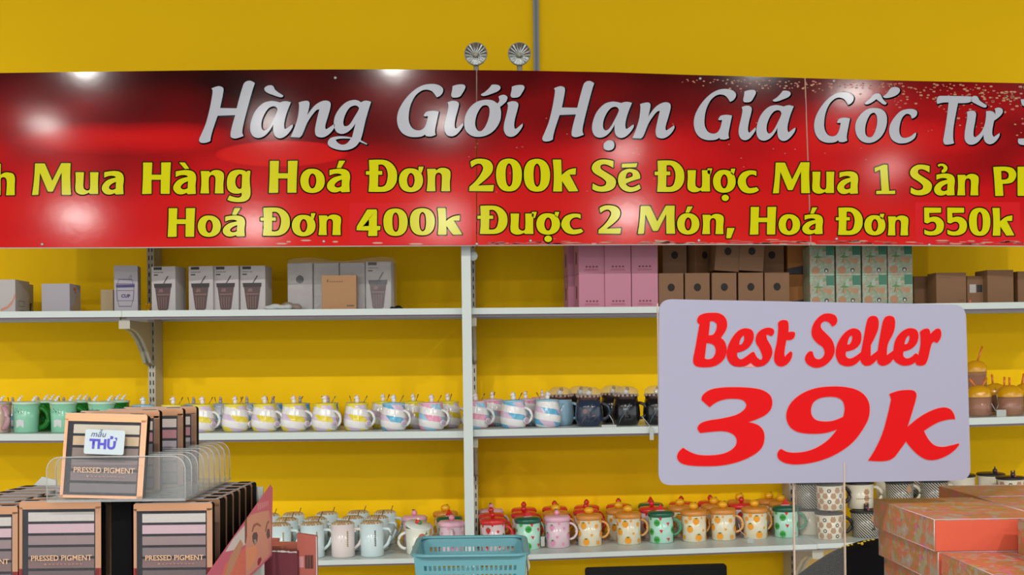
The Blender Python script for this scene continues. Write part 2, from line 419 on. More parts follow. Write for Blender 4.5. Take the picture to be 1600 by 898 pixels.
G['u'] = glyph("942,232* 1050,232* 1045,320 1045,430 1080,460 1110,458 1125,430 1125,232* 1232,232* 1225,360 1228,505* 1120,505* 1110,490* 1060,512 1000,512 950,480 940,430 945,330")
G['a'] = glyph("1300,230* 1400,215 1480,220 1530,250 1548,310 1540,400 1545,505* 1445,510* 1432,492* 1370,512 1310,500 1270,450 1280,390 1340,330 1445,298* 1440,285 1400,275 1350,280 1300,300*", "1450,350* 1390,380 1360,420 1375,445 1410,450 1445,435*")
G['h'] = glyph("-95,125* 10,122* 8,265* 60,235 120,235 170,255 188,310 185,400 185,520* 75,522* 85,400 80,320 55,295 20,300 8,330* 8,520* -95,520*")
G['H'] = glyph("108,110* 222,110* 215,262* 335,262* 335,110* 455,108* 445,300 440,500* 328,500* 330,325* 213,325* 212,500* 95,503* 105,300")
G['`'] = glyph("560,110* 630,110* 685,190* 630,195*")
G['n'] = glyph("830,215* 935,215* 945,235* 990,205 1060,205 1110,235 1120,290 1112,380 1115,495* 1005,495* 1012,380 1010,290 985,265 955,268 935,295 930,380 935,495* 825,495* 838,360")
G['g'] = glyph("1405,218* 1430,210 1450,220* 1440,330 1450,500 1430,560 1380,595 1300,605 1220,598 1160,578* 1190,520* 1240,540 1300,548 1335,530 1338,488* 1290,500 1220,490 1170,450 1155,380 1165,290 1200,230 1260,203 1330,200 1385,215 1395,232*", "1310,255 1275,290 1260,350 1275,410 1310,440 1335,430 1340,380 1345,262*")
G['o'] = glyph("835,250 740,265 665,330 632,440 655,560 720,630 830,655 940,630 1015,560 1040,450 1010,340 930,270", "835,330 795,360 770,450 790,545 830,578 870,555 898,460 880,365")
G['D'] = glyph("165,97* 340,92 440,105 530,160 590,250 605,350 590,450 530,540 440,588 340,597 158,595* 170,450* 172,328* 118,328* 118,272* 172,272*", "312,172* 380,172 430,220 458,310 450,410 420,490 370,517 305,515* 310,328* 372,328* 372,270* 312,270*")
G['~'] = glyph("1362,88* 1495,82* 1485,118* 1360,122*")
G['^h'] = glyph("940,205* 1018,205* 1000,260 985,300* 940,270*")
G['2'] = glyph("55,68* 100,45 160,42 220,60 248,100 245,150 210,200 120,275* 258,270* 250,325* 45,322* 48,285* 110,225 150,165 165,120 145,88 110,88 65,118*")
G['0'] = glyph("388,42 320,60 285,110 275,185 290,265 330,312 388,325 445,312 485,265 500,185 488,110 450,60", "388,83 365,110 358,185 368,260 390,283 412,260 420,185 412,110")
G['k'] = glyph("765,52* 838,52* 842,185* 900,140 965,125* 962,180* 910,180* 985,322* 905,325* 845,235* 845,325* 768,325* 775,190")
G['S'] = glyph("1288,62* 1285,122* 1220,92 1180,100 1180,130 1230,165 1290,205 1310,245 1290,300 1230,328 1150,328 1105,308* 1110,258* 1170,285 1215,275 1225,245 1190,210 1120,165 1100,125 1120,80 1170,52 1230,50")
G['e'] = glyph("1518,215* 1395,258 1410,280 1450,290 1510,265* 1522,300* 1480,322 1420,330 1360,305 1328,250 1335,180 1370,145 1430,130 1490,145 1515,180", "1392,215* 1450,195 1450,170 1430,160 1405,170")
G['c'] = glyph("1445,185* 1445,250* 1400,230 1350,240 1310,290 1315,360 1350,405 1400,405 1450,395* 1480,435* 1430,465 1340,478 1260,450 1205,370 1205,290 1250,215 1330,178 1400,175")
G['.'] = glyph("0,-10 7,-7 10,0 7,7 0,10 -7,7 -10,0 -7,-7")
G['1'] = glyph("1270,130* 1380,90* 1422,92* 1430,250 1442,405* 1512,400* 1512,440* 1290,442* 1290,405* 1352,402* 1335,150* 1275,180*")
G['?'] = glyph("462,105* 490,85 550,90 590,130 585,175 550,205* 515,205* 515,175 540,150 530,120 500,115 480,130*")
G['P'] = glyph("1195,128* 1380,125 1460,150 1500,210 1490,280 1440,335 1320,352* 1330,510* 1222,512* 1210,300", "1300,182* 1350,180 1395,210 1398,260 1370,290 1305,295*")
G['4'] = glyph("270,140* 385,138* 392,160* 390,345* 435,345* 430,395* 395,400* 395,468* 280,470* 285,402* 135,398* 140,350*", "378,158* 215,348* 290,345* 292,250*")
G['5'] = glyph("212,125* 445,128* 445,195* 280,200* 285,265* 350,250 420,265 475,320 485,390 460,460 400,500 330,512 260,508 215,490* 215,430* 280,455 340,450 375,415 378,360 350,325 300,325 260,345 215,330*")
G[','] = glyph("1390,410* 1495,410* 1440,550* 1380,550*")
G["'"] = glyph("1280,120* 1380,120* 1310,238* 1240,238*")
L2 = [('h', -12, 255.6, 23.5, 305), ('M', 50, 254.8, 111, 304.6), ('u', 117.6, 269, 154, 304), ('a', 159, 267, 193.5, 304),
 ('H', 222, 253.6, 267, 303), ('`', 280, 253.7, 295.7, 264), ('a', 270.6, 265.6, 306.5, 303.6), ('n', 313, 265.5, 350, 302), ('g', 354.4, 265, 391.5, 315.6),
 ('H', 420, 251, 465, 301.3), ('o', 469.2, 263.5, 507.5, 301.4), ('a', 510.8, 263.5, 547, 300.5), ("'", 526, 251, 539.5, 262.3),
 ('D', 571.8, 249.3, 620.5, 299.7), ('o', 623.3, 262.8, 661, 300), ('^h', 654, 260.3, 662, 270.5), ('n', 666.5, 262, 704, 298.5),
 ('2', 733, 247.7, 771.8, 298.8), ('0', 775, 247.6, 815.6, 299), ('0', 818.5, 248, 859.5, 299.3), ('k', 863.6, 249.3, 903.5, 299), ('S', 924.5, 249, 962.6, 299.4), ('e', 965.7, 263.5, 1001, 299.8), ('~', 971.5, 254.8, 996, 261.8),
 ('D', 1023, 250.5, 1069.3, 299.7), ('u', 1074, 265.8, 1110, 300.2), ('^h', 1105.5, 263, 1113, 273.5), ('o', 1114, 265.3, 1149.5, 301), ('^h', 1142, 263.5, 1149, 274), ('.', 1127.5, 304, 1139, 314), ('c', 1152.7, 266, 1186, 302),
 ('M', 1207.5, 253.5, 1265.6, 302), ('u', 1269, 268.2, 1303.7, 302.6), ('a', 1308, 267.5, 1341, 303), ('1', 1366.5, 257, 1398.7, 303),
 ('S', 1421.8, 257, 1456.3, 305), ('?', 1465, 255.5, 1480.5, 269.6), ('a', 1459.5, 271, 1492, 305.5), ('n', 1495.5, 271.5, 1529.3, 305), ('P', 1551.9, 260.2, 1588, 306), ('h', 1590, 260.2, 1627, 306)]
L3 = [('H', 262, 325, 305, 370), ('o', 309, 336.5, 345, 370), ('a', 348, 336.5, 383, 369.5), ("'", 362.6, 325, 376, 335.5),
 ('D', 407, 324, 453, 368.3), ('o', 456, 335.5, 493, 369), ('^h', 486, 333, 493, 342), ('n', 497.5, 335, 533, 367),
 ('4', 557, 327, 594.5, 368.6), ('0', 599, 325.5, 637, 368.5), ('0', 640.5, 325, 679.5, 367.5), ('k', 683.5, 325, 722, 366.5),
 ('D', 746, 321, 793, 365.5), ('u', 797.5, 333.5, 834, 366.5), ('^h', 831, 331, 839, 341), ('o', 838, 333, 875, 366.5), ('^h', 867, 331, 874, 340), ('.', 850.5, 368, 862.5, 378), ('c', 877, 333.5, 911.5, 366), ('2', 935, 320.5, 970.5, 365),
 ('M', 996.5, 321.3, 1055, 365.3), ('o', 1058, 333, 1092.8, 366.3), ("'", 1071, 322.5, 1082.5, 332), ('n', 1097, 334, 1131, 365.5), (',', 1135, 356, 1148, 372),
 ('H', 1171.5, 323, 1213, 366.5), ('o', 1216.5, 334.5, 1250.3, 367), ('a', 1253.5, 334.5, 1286, 366), ("'", 1266, 324, 1277, 333.5), ('D', 1306, 324, 1348, 367), ('o', 1350.5, 336, 1383.5, 367.5), ('^h', 1375, 334, 1382, 343), ('n', 1387, 336.5, 1419.5, 367.5),
 ('5', 1444, 324.2, 1475, 367.6), ('5', 1480, 324.2, 1511, 367.8), ('0', 1514, 324.5, 1547.5, 368.3), ('k', 1550.5, 324.8, 1585, 368)]
T = {}
T['H'] = glyph("228,135* 310,108 360,125 368,160 328,365* 522,368* 600,90 630,55 680,45 735,72* 700,180 640,400 600,560 588,650 604,692* 540,715 490,722 452,700 458,620 505,448* 300,455* 250,600 222,700 215,752* 160,772 100,770 82,740 110,670 160,550 205,380 235,220 240,160")
T['a'] = glyph("1030,300* 1090,285 1160,298* 1110,420 1080,540 1085,605 1100,608 1140,580 1178,558 1178,590 1130,660 1075,705 1020,718 970,690 950,630 952,555* 900,640 840,695 770,715 710,690 680,620 690,520 740,400 830,310 920,283 980,288", "950,345 900,365 850,430 815,520 815,600 845,628 890,600 950,500 1000,390 985,355")
T['`'] = glyph("845,140 870,110 920,97 950,110 975,155 1065,218* 1060,235 1030,240 950,215 870,180")
T['n'] = glyph("200,300* 260,283 310,283 330,310 300,450* 380,345 450,295 520,277 570,295 578,340 550,450 515,570 520,610 540,605 620,550* 625,580 590,640 530,690 470,708 410,690 393,640 400,570 445,380* 410,390 350,460 300,540 240,680 210,708* 105,702* 150,600 190,470 205,350")
T['g'] = glyph("965,298* 1020,278 1095,292* 1060,390 1020,520 985,660 960,740* 1045,782* 1040,792* 945,757* 900,810 830,845 740,858 640,845 560,810 540,770 570,720 640,698 740,695 850,708* 895,545* 830,620 760,660 700,665 650,640 620,570 630,470 690,370 780,295 870,270 930,278", "880,335 820,360 770,430 742,510 745,565 770,578 820,555 880,470 940,370 920,343", "700,722 640,735* 670,770 720,792 780,780 835,722*")
T['G'] = glyph("620,275* 670,250 705,200 700,150 640,108 540,95 430,115 310,185 190,310 110,450 88,570 110,680 170,760 260,800 350,805 420,795 465,770* 475,790* 540,797 608,775* 598,720 620,600 650,465* 600,455 540,455 480,470 445,520* 470,530 500,525 495,570 470,650 430,700 370,715 300,690 255,620 245,520 270,380 330,260 410,190 480,172 550,190 590,230")
T['i'] = glyph("618,345* 680,325 740,330 770,360 760,430 730,540 715,630 722,690 745,690* 825,622* 830,650 790,720 730,780 670,800 610,780 575,710 580,620 615,480 630,390")
T['d'] = glyph("682,128* 750,108 830,108 852,140 820,210 780,265 730,280 680,278* 665,250 678,180")
T["'"] = glyph("270,238 320,205 370,160 415,105* 470,103 520,120 530,155 500,190 420,225 330,255 285,255")
T['oh'] = glyph("505,262* 545,242 590,240 625,270 610,325 570,365 525,402* 540,480 525,590 460,700 370,770 260,802 150,790 70,725 45,640 60,520 120,410 210,335 320,305 420,312 490,355* 515,320", "330,378 280,395 225,480 195,580 198,670 235,722 280,720 335,650 375,540 385,450 370,395")
T['.'] = glyph("745,745* 790,712 840,715 862,745 860,790 830,820 780,825 745,805 740,775")
T['o'] = glyph("900,330 820,345 730,410 665,510 652,620 685,720 750,780 840,798 930,770 1010,700 1060,600 1078,490 1060,400 1000,345", "890,395 850,420 805,510 785,600 795,690 840,722 880,710 920,640 945,530 940,440 915,400")
T['^'] = glyph("780,270* 850,205 910,145 960,135 990,150 1020,210 1072,265* 1060,285 1030,285 980,250 935,212* 880,255 830,280 795,285")
T['"'] = glyph("1020,180* 1080,130 1130,65 1190,50 1245,70 1250,110 1210,155 1140,185 1060,198")
T['c'] = glyph("1410,470* 1450,455 1480,420 1480,370 1430,343 1350,343 1260,370 1170,460 1110,570 1105,670 1140,750 1210,795 1290,803 1370,785 1450,730 1472,660* 1450,665 1400,705 1320,730 1270,715 1243,660 1245,570 1280,460 1330,410 1370,410 1395,430")
T['T'] = glyph("208,280* 200,230 220,180 260,170 660,178* 670,240* 620,262 485,268* 430,560 420,700 425,770* 432,805* 370,820 310,820 288,780 300,690 330,500 360,258* 290,260 240,270")
T['g2'] = glyph("665,180* 740,170 780,230 868,292* 865,320 830,325 740,285 662,240*")
T['u'] = glyph("600,385* 650,368 700,370 725,400 720,480 695,620 695,710 720,722* 790,660 840,560 860,440 860,375* 920,370 970,390 985,425* 985,370 975,340* 1030,325 1080,345 1085,390 1050,440 970,500* 950,600 945,680 965,720* 1045,665* 1040,710 990,780 930,815 880,810 840,770 825,690* 760,780 690,820 620,815 575,760 575,650 600,500 608,420")
T['x1'] = glyph("1330,215* 1345,290 1375,310 1420,310* 1420,215*")
T['x2'] = glyph("1290,745* 1290,800 1330,825 1420,825* 1420,740*")
L1 = [('H', 311, 126, 398.3, 223.3), ('a', 390.8, 157.6, 457.6, 216), ('`', 412.8, 133, 442.5, 152), ('n', 454, 157, 523, 214.7), ('g', 512, 156, 580, 234.7),
 ('G', 620.3, 131, 692.5, 214.2), ('i', 694, 157.4, 724, 213), ('d', 705, 131.7, 727.3, 152.5), ('oh', 725.3, 148, 793, 213.8), ("'", 751.4, 132, 782, 149.9), ('i', 787, 158, 817, 213.7), ('d', 797.8, 132.6, 819.7, 152.7),
 ('H', 847.3, 126.3, 928.5, 221), ('a', 925, 158.6, 990.5, 215.5), ('n', 988, 159.6, 1054, 216.3), ('.', 943, 219, 960, 235),
 ('G', 1084, 138.8, 1150, 219), ('i', 1154, 165, 1181, 219), ('d', 1161.2, 140.3, 1181.3, 160), ('a', 1181.7, 164, 1243, 220.2), ("'", 1207.4, 141.5, 1235.5, 158.8),
 ('G', 1272, 143.8, 1334, 223), ('o', 1336.2, 168.6, 1386, 223.3), ('^', 1351, 145.8, 1385.5, 163.4), ('"', 1379.3, 135.8, 1406.3, 153.2), ('c', 1389.2, 170, 1433.2, 224),
 ('T', 1463.5, 149.7, 1518.5, 226), ('g2', 1517.4, 149.8, 1541.6, 168), ('u', 1507, 168, 1567, 226), ('x1', 1595, 155, 1606, 166), ('x2', 1590.5, 216, 1606, 226.5)]
M_yel = mat('yellow_ink', (255, 250, 14), 0.12, spec=0.17); M_ol = mat('olive_outline', (70, 44, 6), 0.12, spec=0.17)
M_wht = mat('white_ink', (226, 228, 238), 0.12, spec=0.17); M_teal = mat('teal_outline', (22, 48, 54), 0.12, spec=0.17)
g2 = [fit(G[r[0]], r[1:]) for r in L2]; g3 = [fit(G[r[0]], r[1:]) for r in L3]; g1 = [fit(T[r[0]], r[1:]) for r in L1]
for nm, gs, mi, mo, off, sh in (('title_lettering', g1, M_wht, M_teal, 1.4, (0.9, 1.0)), ('middle_lettering', g2, M_yel, M_ol, 1.9, (0, 0)), ('lower_lettering', g3, M_yel, M_ol, 1.9, (0, 0))):
    for g in gs:
        lt = flat('letter', [g], lambda x, y: bp(x, y, 0.0018), mi, ban)
        rim('letter_outline', g, lambda x, y: bp(x, y, 0.0011), mo, lt, off, sh)
# sparks printed over the right of the banner and along its lower edge
b = MB(); random.seed(3)
def spark(px, py, w, h, mi):
    n = 6; vs = [bp(px + w * math.cos(6.283 * k / n), py + h * math.sin(6.283 * k / n), 0.0008) for k in range(n)]
    b.add(vs, [tuple(range(n))], mi)
cnt = 0
while cnt < 330:
    px = random.uniform(1060, 1600); t = (px - 1060) / 540; depth = 12 + 75 * t * t
    py = 120 + (px - 1080) * 0.02 + abs(random.gauss(0, 1)) * depth * 0.42 + 3
    if py > 330: continue
    if random.random() > 0.15 + 0.85 * t: continue
    s = random.uniform(0.8, 2.3) * (0.7 + 0.5 * t); spark(px, py, s * 1.3, s * 0.7, random.choice((0, 0, 1))); cnt += 1
for _ in range(60): spark(random.uniform(720, 1600), random.uniform(132, 300), 1.5, 0.8, 1)
for _ in range(130):
    px = random.uniform(740, 1600); spark(px, 381.2 - abs(random.gauss(0, 3)), random.uniform(4, 14), random.uniform(0.5, 1.2), random.choice((1, 1, 2)))
for px, py, w in ((451, 378, 4), (478, 376, 9), (524, 378, 5), (440, 381, 10), (590, 380, 9), (650, 381.5, 12)): spark(px, py - 0.5, w, 1.4, 2)
o = b.obj('spark_print', [mat('spark_gold', (216, 140, 84), 0.3), mat('spark_red', (212, 84, 66), 0.3), mat('spark_pale', (226, 180, 150), 0.3)], ban); o['kind'] = 'stuff'
b = MB()
for px, py in ((66, 381.5), (524, 121.5), (506, 377), (829, 376), (1092, 375.5), (1094, 122.6), (1303, 126.5), (1307, 373), (745, 381), (1452, 382.3)):
    b.lathe([(0, 0), (0.0042, 0.0005), (0.0042, 0.0016), (0.002, 0.003), (0, 0.0032)], 10, M=Matrix.Translation(bp(px, py, 0)) @ Matrix.Rotation(math.radians(90), 4, 'X'))
b.obj('rivets', mat('rivet_steel', (190, 190, 190), 0.3, metal=0.6), ban)
b = MB()
b.add([bp(x, y, 0.0009) for x, y in ((1257.3, 122), (1258.8, 122), (1267.8, 382), (1266.3, 382))], [(0, 1, 2, 3)])
b.obj('panel_joint', mat('joint_pale', (206, 140, 138), 0.4), ban)
# frame battens behind carrying the banner (join it to the post)
b = MB(); q0 = bp(-30, 372); q1 = bp(1670, 372)
b.box(q0.x, q1.x, 0.005, 0.045, q0.z - 0.03 + 0.03, q0.z + 0.03); b.box(q0.x, q1.x, 0.005, 0.045, bp(0, 185).z, bp(0, 185).z + 0.03)
b.obj('backing_batten', M_dark, ban)

# ---------------------------------------------------------------- emergency light
q = P(778, 100, 3.42)
em = empty('emergency_light', q, 'twin-headed emergency light with two round silver reflectors above the banner', 'emergency light')
M_chr = mat('reflector_silver', (206, 208, 206), 0.22, metal=0.9); M_hs = mat('lamp_housing', (188, 186, 172), 0.5)
b = MB(); b.box(-0.11, 0.11, -0.01, 0.27, -0.13, -0.035); b.obj('battery_box', M_hs, em)
for i, px in enumerate((743.5, 811.5)):
    c = P(px, 84.5, 3.42) - q; R = 18.2 * 3.42 / F
    T4 = Matrix.Translation(c) @ Matrix.Rotation(math.radians(90), 4, 'X')
    b = MB(); b.lathe([(0, -0.035), (R * 0.5, -0.03), (R * 0.95, -0.008), (R * 1.0, 0.004), (R * 0.93, 0.006), (R * 0.93, 0.002)], 28, M=T4)
    b.tube([(c.x, 0.01, c.z - R * 0.9), (c.x + 0.002, 0.01, -0.036)], 0.0085, 10)
    h = b.obj('lamp_head', M_hs, em)
    b = MB(); n = 36; vs = [Vector((0, 0, -0.016))]
    for k in range(n):
        a = 6.2832 * k / n; rr = R * 0.92; vs.append(Vector((rr * math.cos(a), rr * math.sin(a), 0.0035 + (0.0035 if k % 2 else 0))))
    b.add([T4 @ v for v in vs], [(0, 1 + k, 1 + (k + 1) % n) for k in range(n)]); b.obj('reflector', M_chr, h)
    b = MB(); b.ball((0, 0, -0.006), 0.007, M=T4); b.obj('bulb', mat('bulb_glass', (220, 215, 190), 0.1), h)
# ================================================================ top shelf: boxes
M_wbox = mat('white_card', (212, 205, 204), 0.55); M_lbox = mat('lavender_card', (190, 184, 192), 0.55)
M_kraft = mat('kraft_card', (150, 108, 74), 0.7, noise=0.05, nscale=60); M_kraft2 = mat('kraft_light', (200, 150, 104), 0.7, noise=0.04, nscale=60)
M_ink = mat('black_ink', (30, 28, 30), 0.5); M_inkg = mat('grey_ink', (120, 116, 118), 0.5); M_pur = mat('purple_ink', (64, 52, 120), 0.5)
def carton(name, w, d, h, m, prints=(), seam=True):
    """box with its front face on y=0; prints = [(part, material, [polys in (u,v) of face, u 0..1 v 0..1], face)]"""
    r = empty(name, (0, 0, 0))
    b = MB(); e = 0.0009
    pr = [(-w / 2 + e, 0), (w / 2 - e, 0), (w / 2, e), (w / 2, d - e), (w / 2 - e, d), (-w / 2 + e, d), (-w / 2, d - e), (-w / 2, e)]
    b.prism(pr, 0, h - 0.001, 0, 'z'); b.obj('box_body', m, r)
    b = MB(); b.box(-w / 2 + 0.0008, w / 2 - 0.0008, 0.0008, d - 0.0008, h - 0.001, h); b.obj('top_flap', m, r)
    for part, pm, polys, face in prints:
        b = MB()
        for j, po in enumerate(polys):
            mi = 0
            if face == 'front': vs = [(-w / 2 + u * w, -0.0005 - 0.00004 * j, v * h) for u, v in po]
            elif face == 'right': vs = [(w / 2 + 0.0005 + 0.00004 * j, u * d, v * h) for u, v in po]
            else: vs = [(-w / 2 - 0.0005, d - u * d, v * h) for u, v in po]
            b.add(vs, [tuple(range(len(vs)))], mi)
        b.obj(part, pm, r)
    return r
def R4(u0, v0, u1, v1): return [(u0, v0), (u1, v0), (u1, v1), (u0, v1)]
def circ(u, v, a, c, n=16): return [(u + a * math.cos(6.2832 * k / n), v + c * math.sin(6.2832 * k / n)) for k in range(n)]
def ring(pts, t):
    out = []
    for i in range(len(pts)):
        a = pts[i]; c = pts[(i + 1) % len(pts)]; dx, dy = c[0] - a[0], c[1] - a[1]; l = math.hypot(dx, dy) or 1; nx, ny = -dy / l * t, dx / l * t
        out.append([(a[0] - nx, a[1] - ny), (c[0] - nx, c[1] - ny), (c[0] + nx, c[1] + ny), (a[0] + nx, a[1] + ny)])
    return out
def put_box(r_or_proto, lv, px, D, label, group=None, rz=0.0, dz=0.0, rx=0.0, i=None, tilt=0.0):
    p, ry = spot(lv, px, D, i); p.z += dz
    if isinstance(r_or_proto, Proto): return r_or_proto.put(p, label, group, rz, ry + tilt, rx)
    r = r_or_proto; r.location = p; r.rotation_euler = (rx, ry + tilt, rz); tag(r, label); 
    if group: r['group'] = group
    return r
U = 3.38 / F  # metres per pixel at the front row
# white gift boxes, far left
M_sw = mat('orange_swoosh', (236, 150, 116), 0.5); M_dg = mat('dark_green_ink', (24, 58, 48), 0.5)
r = carton('white_box', 60 * U, 0.105, 51.5 * U, M_wbox, [('swoosh_print', M_sw, [[(0.62, 0.10), (0.80, 0.20), (0.92, 0.36), (1.0, 0.60), (1.0, 0.48), (0.92, 0.26), (0.80, 0.12), (0.62, 0.04)]], 'front'),
   ('cup_sketch', M_inkg, ring([(0.25, 0.2), (0.6, 0.2), (0.65, 0.36), (0.2, 0.36)], 0.008), 'right'), ('text_marks', M_inkg, [R4(0.3 + 0.1 * k, 0.06, 0.36 + 0.1 * k, 0.09) for k in range(4)], 'right')])
r['category'] = 'box'; put_box(r, 'top', -6, 3.38, 'white cardboard box with an orange swoosh on its front at the left edge')
r = carton('white_box', 60 * U, 0.085, 50 * U, M_wbox, [('green_cup_print', M_dg, [[(0.35, 0.12), (0.75, 0.12), (0.85, 0.38), (0.25, 0.38)]], 'right'), ('text_marks', M_inkg, [R4(0.3 + 0.12 * k, 0.04, 0.38 + 0.12 * k, 0.07) for k in range(4)], 'right')])
r['category'] = 'box'; put_box(r, 'top', 6, 3.488, 'white box with a small dark green cup on its side, behind the swoosh box')
r = carton('white_box', 44 * U, 0.09, 44.5 * U, M_lbox, [('orange_print', mat('orange_ink', (226, 104, 62), 0.5), [circ(0.45, 0.83, 0.12, 0.06), circ(0.5, 0.72, 0.06, 0.05)], 'right'), ('beige_print', mat('beige_ink', (212, 176, 140), 0.5), [[(0.1, 0.1), (0.9, 0.05), (0.7, 0.3), (0.95, 0.6), (0.6, 0.62), (0.4, 0.3)]], 'right')])
r['category'] = 'box'; put_box(r, 'top', 87, 3.38, 'blank pale grey box with an orange mark on its side')
r = carton('glitter_box', 20 * U, 0.03, 37 * U, mat('glitter_beige', (190, 166, 122), 0.5, noise=0.35, nscale=400)); r['category'] = 'box'
put_box(r, 'top', 167, 3.45, 'small beige speckled box beside the purple CUP box')
# CUP box
cup = [(0.2, 0.22), (0.75, 0.22), (0.84, 0.66), (0.10, 0.66)]
r = carton('cup_box', 36 * U, 0.07, 73 * U, M_lbox, [('cup_outline', M_pur, ring([(0.2, 0.12), (0.72, 0.12), (0.80, 0.28), (0.85, 0.60), (0.10, 0.60), (0.14, 0.28)], 0.007) + ring([(0.14, 0.6), (0.80, 0.6), (0.76, 0.70), (0.2, 0.70)], 0.006) + ring([(0.62, 0.70), (0.70, 0.70), (0.74, 0.78), (0.68, 0.78)], 0.005) + ring([(0.12, 0.24), (0.82, 0.24), (0.84, 0.46), (0.10, 0.46)], 0.004), 'front'),
   ('cup_band', M_pur, [[(0.09, 0.52), (0.86, 0.53), (0.87, 0.59), (0.08, 0.58)]], 'front'), ('side_text', M_inkg, [R4(0.3, 0.18, 0.8, 0.2), R4(0.3, 0.23, 0.7, 0.25)], 'right')])
text_mesh('cup_lettering', 'CUP', 0.014, M_pur, r, Matrix.Translation((-0.001, -0.0008, 73 * U * 0.34)) @ FRONT, bold=0.0006, width=0.026)
r['category'] = 'box'; put_box(r, 'top', 197, 3.40, 'lavender box printed with a purple takeaway cup and the word CUP', rz=math.radians(10))
# tumbler boxes
def tumbler_print():
    body = [(0.27, 0.06), (0.34, 0.02), (0.62, 0.02), (0.70, 0.06), (0.82, 0.55), (0.15, 0.55)]
    ribs = [[(0.32 + 0.09 * k, 0.06), (0.35 + 0.09 * k, 0.06), (0.345 + 0.105 * k - 0.02, 0.32), (0.32 + 0.105 * k - 0.03, 0.32)] for k in range(4)]
    return [('tumbler_body', mat('tumbler_brown', (96, 68, 64), 0.5), [body, ], 'front'),
            ('tumbler_ribs', mat('tumbler_pink', (142, 104, 100), 0.5), ribs + [R4(0.25, 0.36, 0.74, 0.39), [(0.3, 0.43), (0.5, 0.43), (0.48, 0.5), (0.34, 0.5)]], 'front'),
            ('tumbler_rim', mat('tumbler_dark', (48, 38, 40), 0.5), [[(0.13, 0.53), (0.84, 0.53), (0.86, 0.62), (0.11, 0.62)], [(0.50, 0.62), (0.53, 0.62), (0.72, 0.78), (0.67, 0.78)]], 'front'),
            ('black_label', M_ink, [R4(0.1, 0.925, 0.44, 0.985), R4(0.1, 0.80, 0.28, 0.825)], 'front'), ('thin_text', M_inkg, [R4(0.1, 0.86, 0.36, 0.875), R4(0.38, 0.86, 0.5, 0.875)], 'front')]
def mk_tumbler_box(w=40.5, h=71):
    r = carton('tumbler_box', w * U, 0.072, h * U, M_wbox, [(a, m_, [[(u, v) for u, v in p] for p in ps], f) for a, m_, ps, f in tumbler_print()])
    # nudge later prints outwards so they never share a plane
    for j, c in enumerate(kids(r)): c.location.y -= 0.00012 * j if c.name.split('.')[0] not in ('box_body', 'top_flap') else 0
    r['category'] = 'box'; return r
tb = Proto(mk_tumbler_box())
for k, px in enumerate((255.5, 314, 353.5, 395)):
    put_box(tb, 'top', px, 3.40, ['white tumbler box standing apart, beside the CUP box', 'white tumbler box, left of a row of three', 'white tumbler box, middle of a row of three', 'white tumbler box, right of a row of three'][k], 'white boxes printed with a brown tumbler', rz=-math.radians(11 - k * 2))
# bagged boxes
wb = carton('white_box', 40 * U, 0.07, 76 * U, mat('bagged_card', (200, 192, 190), 0.5), [('hole', M_ink, [circ(0.5, 0.66, 0.16, 0.085)], 'front'), ('bottom_text', M_inkg, [R4(0.5, 0.02, 0.85, 0.04)], 'front')]); wb['category'] = 'box'
wbp = Proto(wb)
for k, px in enumerate((469, 510, 551)):
    put_box(wbp, 'top', px, 3.43, ['white box with a round black hole, left in the plastic bag', 'white box second in the plastic bag, behind the kraft box', 'white box third in the plastic bag, its hole half hidden'][k], 'white boxes inside the clear bag', rz=-math.radians(4))
r = dup(tb.root, (0, 0, 0), 'white tumbler box inside the clear bag, right end', 'white boxes inside the clear bag'); put_box(r, 'top', 591.5, 3.42, r['label'], rz=-math.radians(4)); r.scale = (1, 1, 1.085)
kb = carton('kraft_box', 54 * U, 0.025, 54 * U, M_kraft2, [('brown_text', mat('brown_ink', (132, 92, 62), 0.6), [R4(0.15 + 0.07 * k, 0.80, 0.19 + 0.07 * k, 0.83 + 0.05 * (k == 0)) for k in range(7)] + [R4(0.72, 0.10, 0.93, 0.14)], 'front')]); kb['category'] = 'box'
put_box(kb, 'top', 530, 3.375, 'light brown kraft box leaning in front of the bagged white boxes')
# clear bag: crinkled shell
def clear_mat(name, alpha, rough=0.15, col=(230, 234, 236)):
    m = mat(name, col, rough, alpha=alpha, spec=0.9); return m
M_bag = mat('clear_film', (236, 238, 238), 0.12, alpha=0.13, spec=1.0, bump=1.0, nscale=90)
bm = bmesh.new(); x0 = -80 * U; x1 = 86 * U; h = 82 * U
p, ry = spot('top', 530, 3.40)
nx, nz = 26, 14
grid = []
for side, yy in ((0, -0.006), (1, 0.105)):
    g = []
    for i in range(nx + 1):
        col = []
        for j in range(nz + 1):
            u = i / nx; v = j / nz
            jit = random.uniform(-0.0022, 0.0022)
            topd = 0.006 * math.sin(u * 9)
            col.append(bm.verts.new((x0 + (x1 - x0) * u + (0.004 * random.uniform(-1, 1) if 0 < i < nx else 0), yy * (1 if v < 0.9 else 0.98) + jit, v * (h + topd - 0.004) + 0.001)))
        g.append(col)
    grid.append(g)
for g in grid:
    for i in range(nx):
        for j in range(nz): bm.faces.new((g[i][j], g[i + 1][j], g[i + 1][j + 1], g[i][j + 1]))
for i in range(nx): bm.faces.new((grid[0][i][nz], grid[0][i + 1][nz], grid[1][i + 1][nz], grid[1][i][nz]))
for i in (0, nx):
    for j in range(nz): bm.faces.new((grid[0][i][j], grid[0][i][j + 1], grid[1][i][j + 1], grid[1][i][j]))
me = bpy.data.meshes.new('plastic_bag'); bm.to_mesh(me); bm.free(); me.materials.append(M_bag)
for f in me.polygons: f.use_smooth = False
o = bpy.data.objects.new('plastic_bag', me); COL.objects.link(o); o.location = p + Vector((0, 0.01, 0)); o.rotation_euler = (0, ry, 0)
tag(o, 'clear crinkled plastic bag wrapped around four white boxes', 'bag')
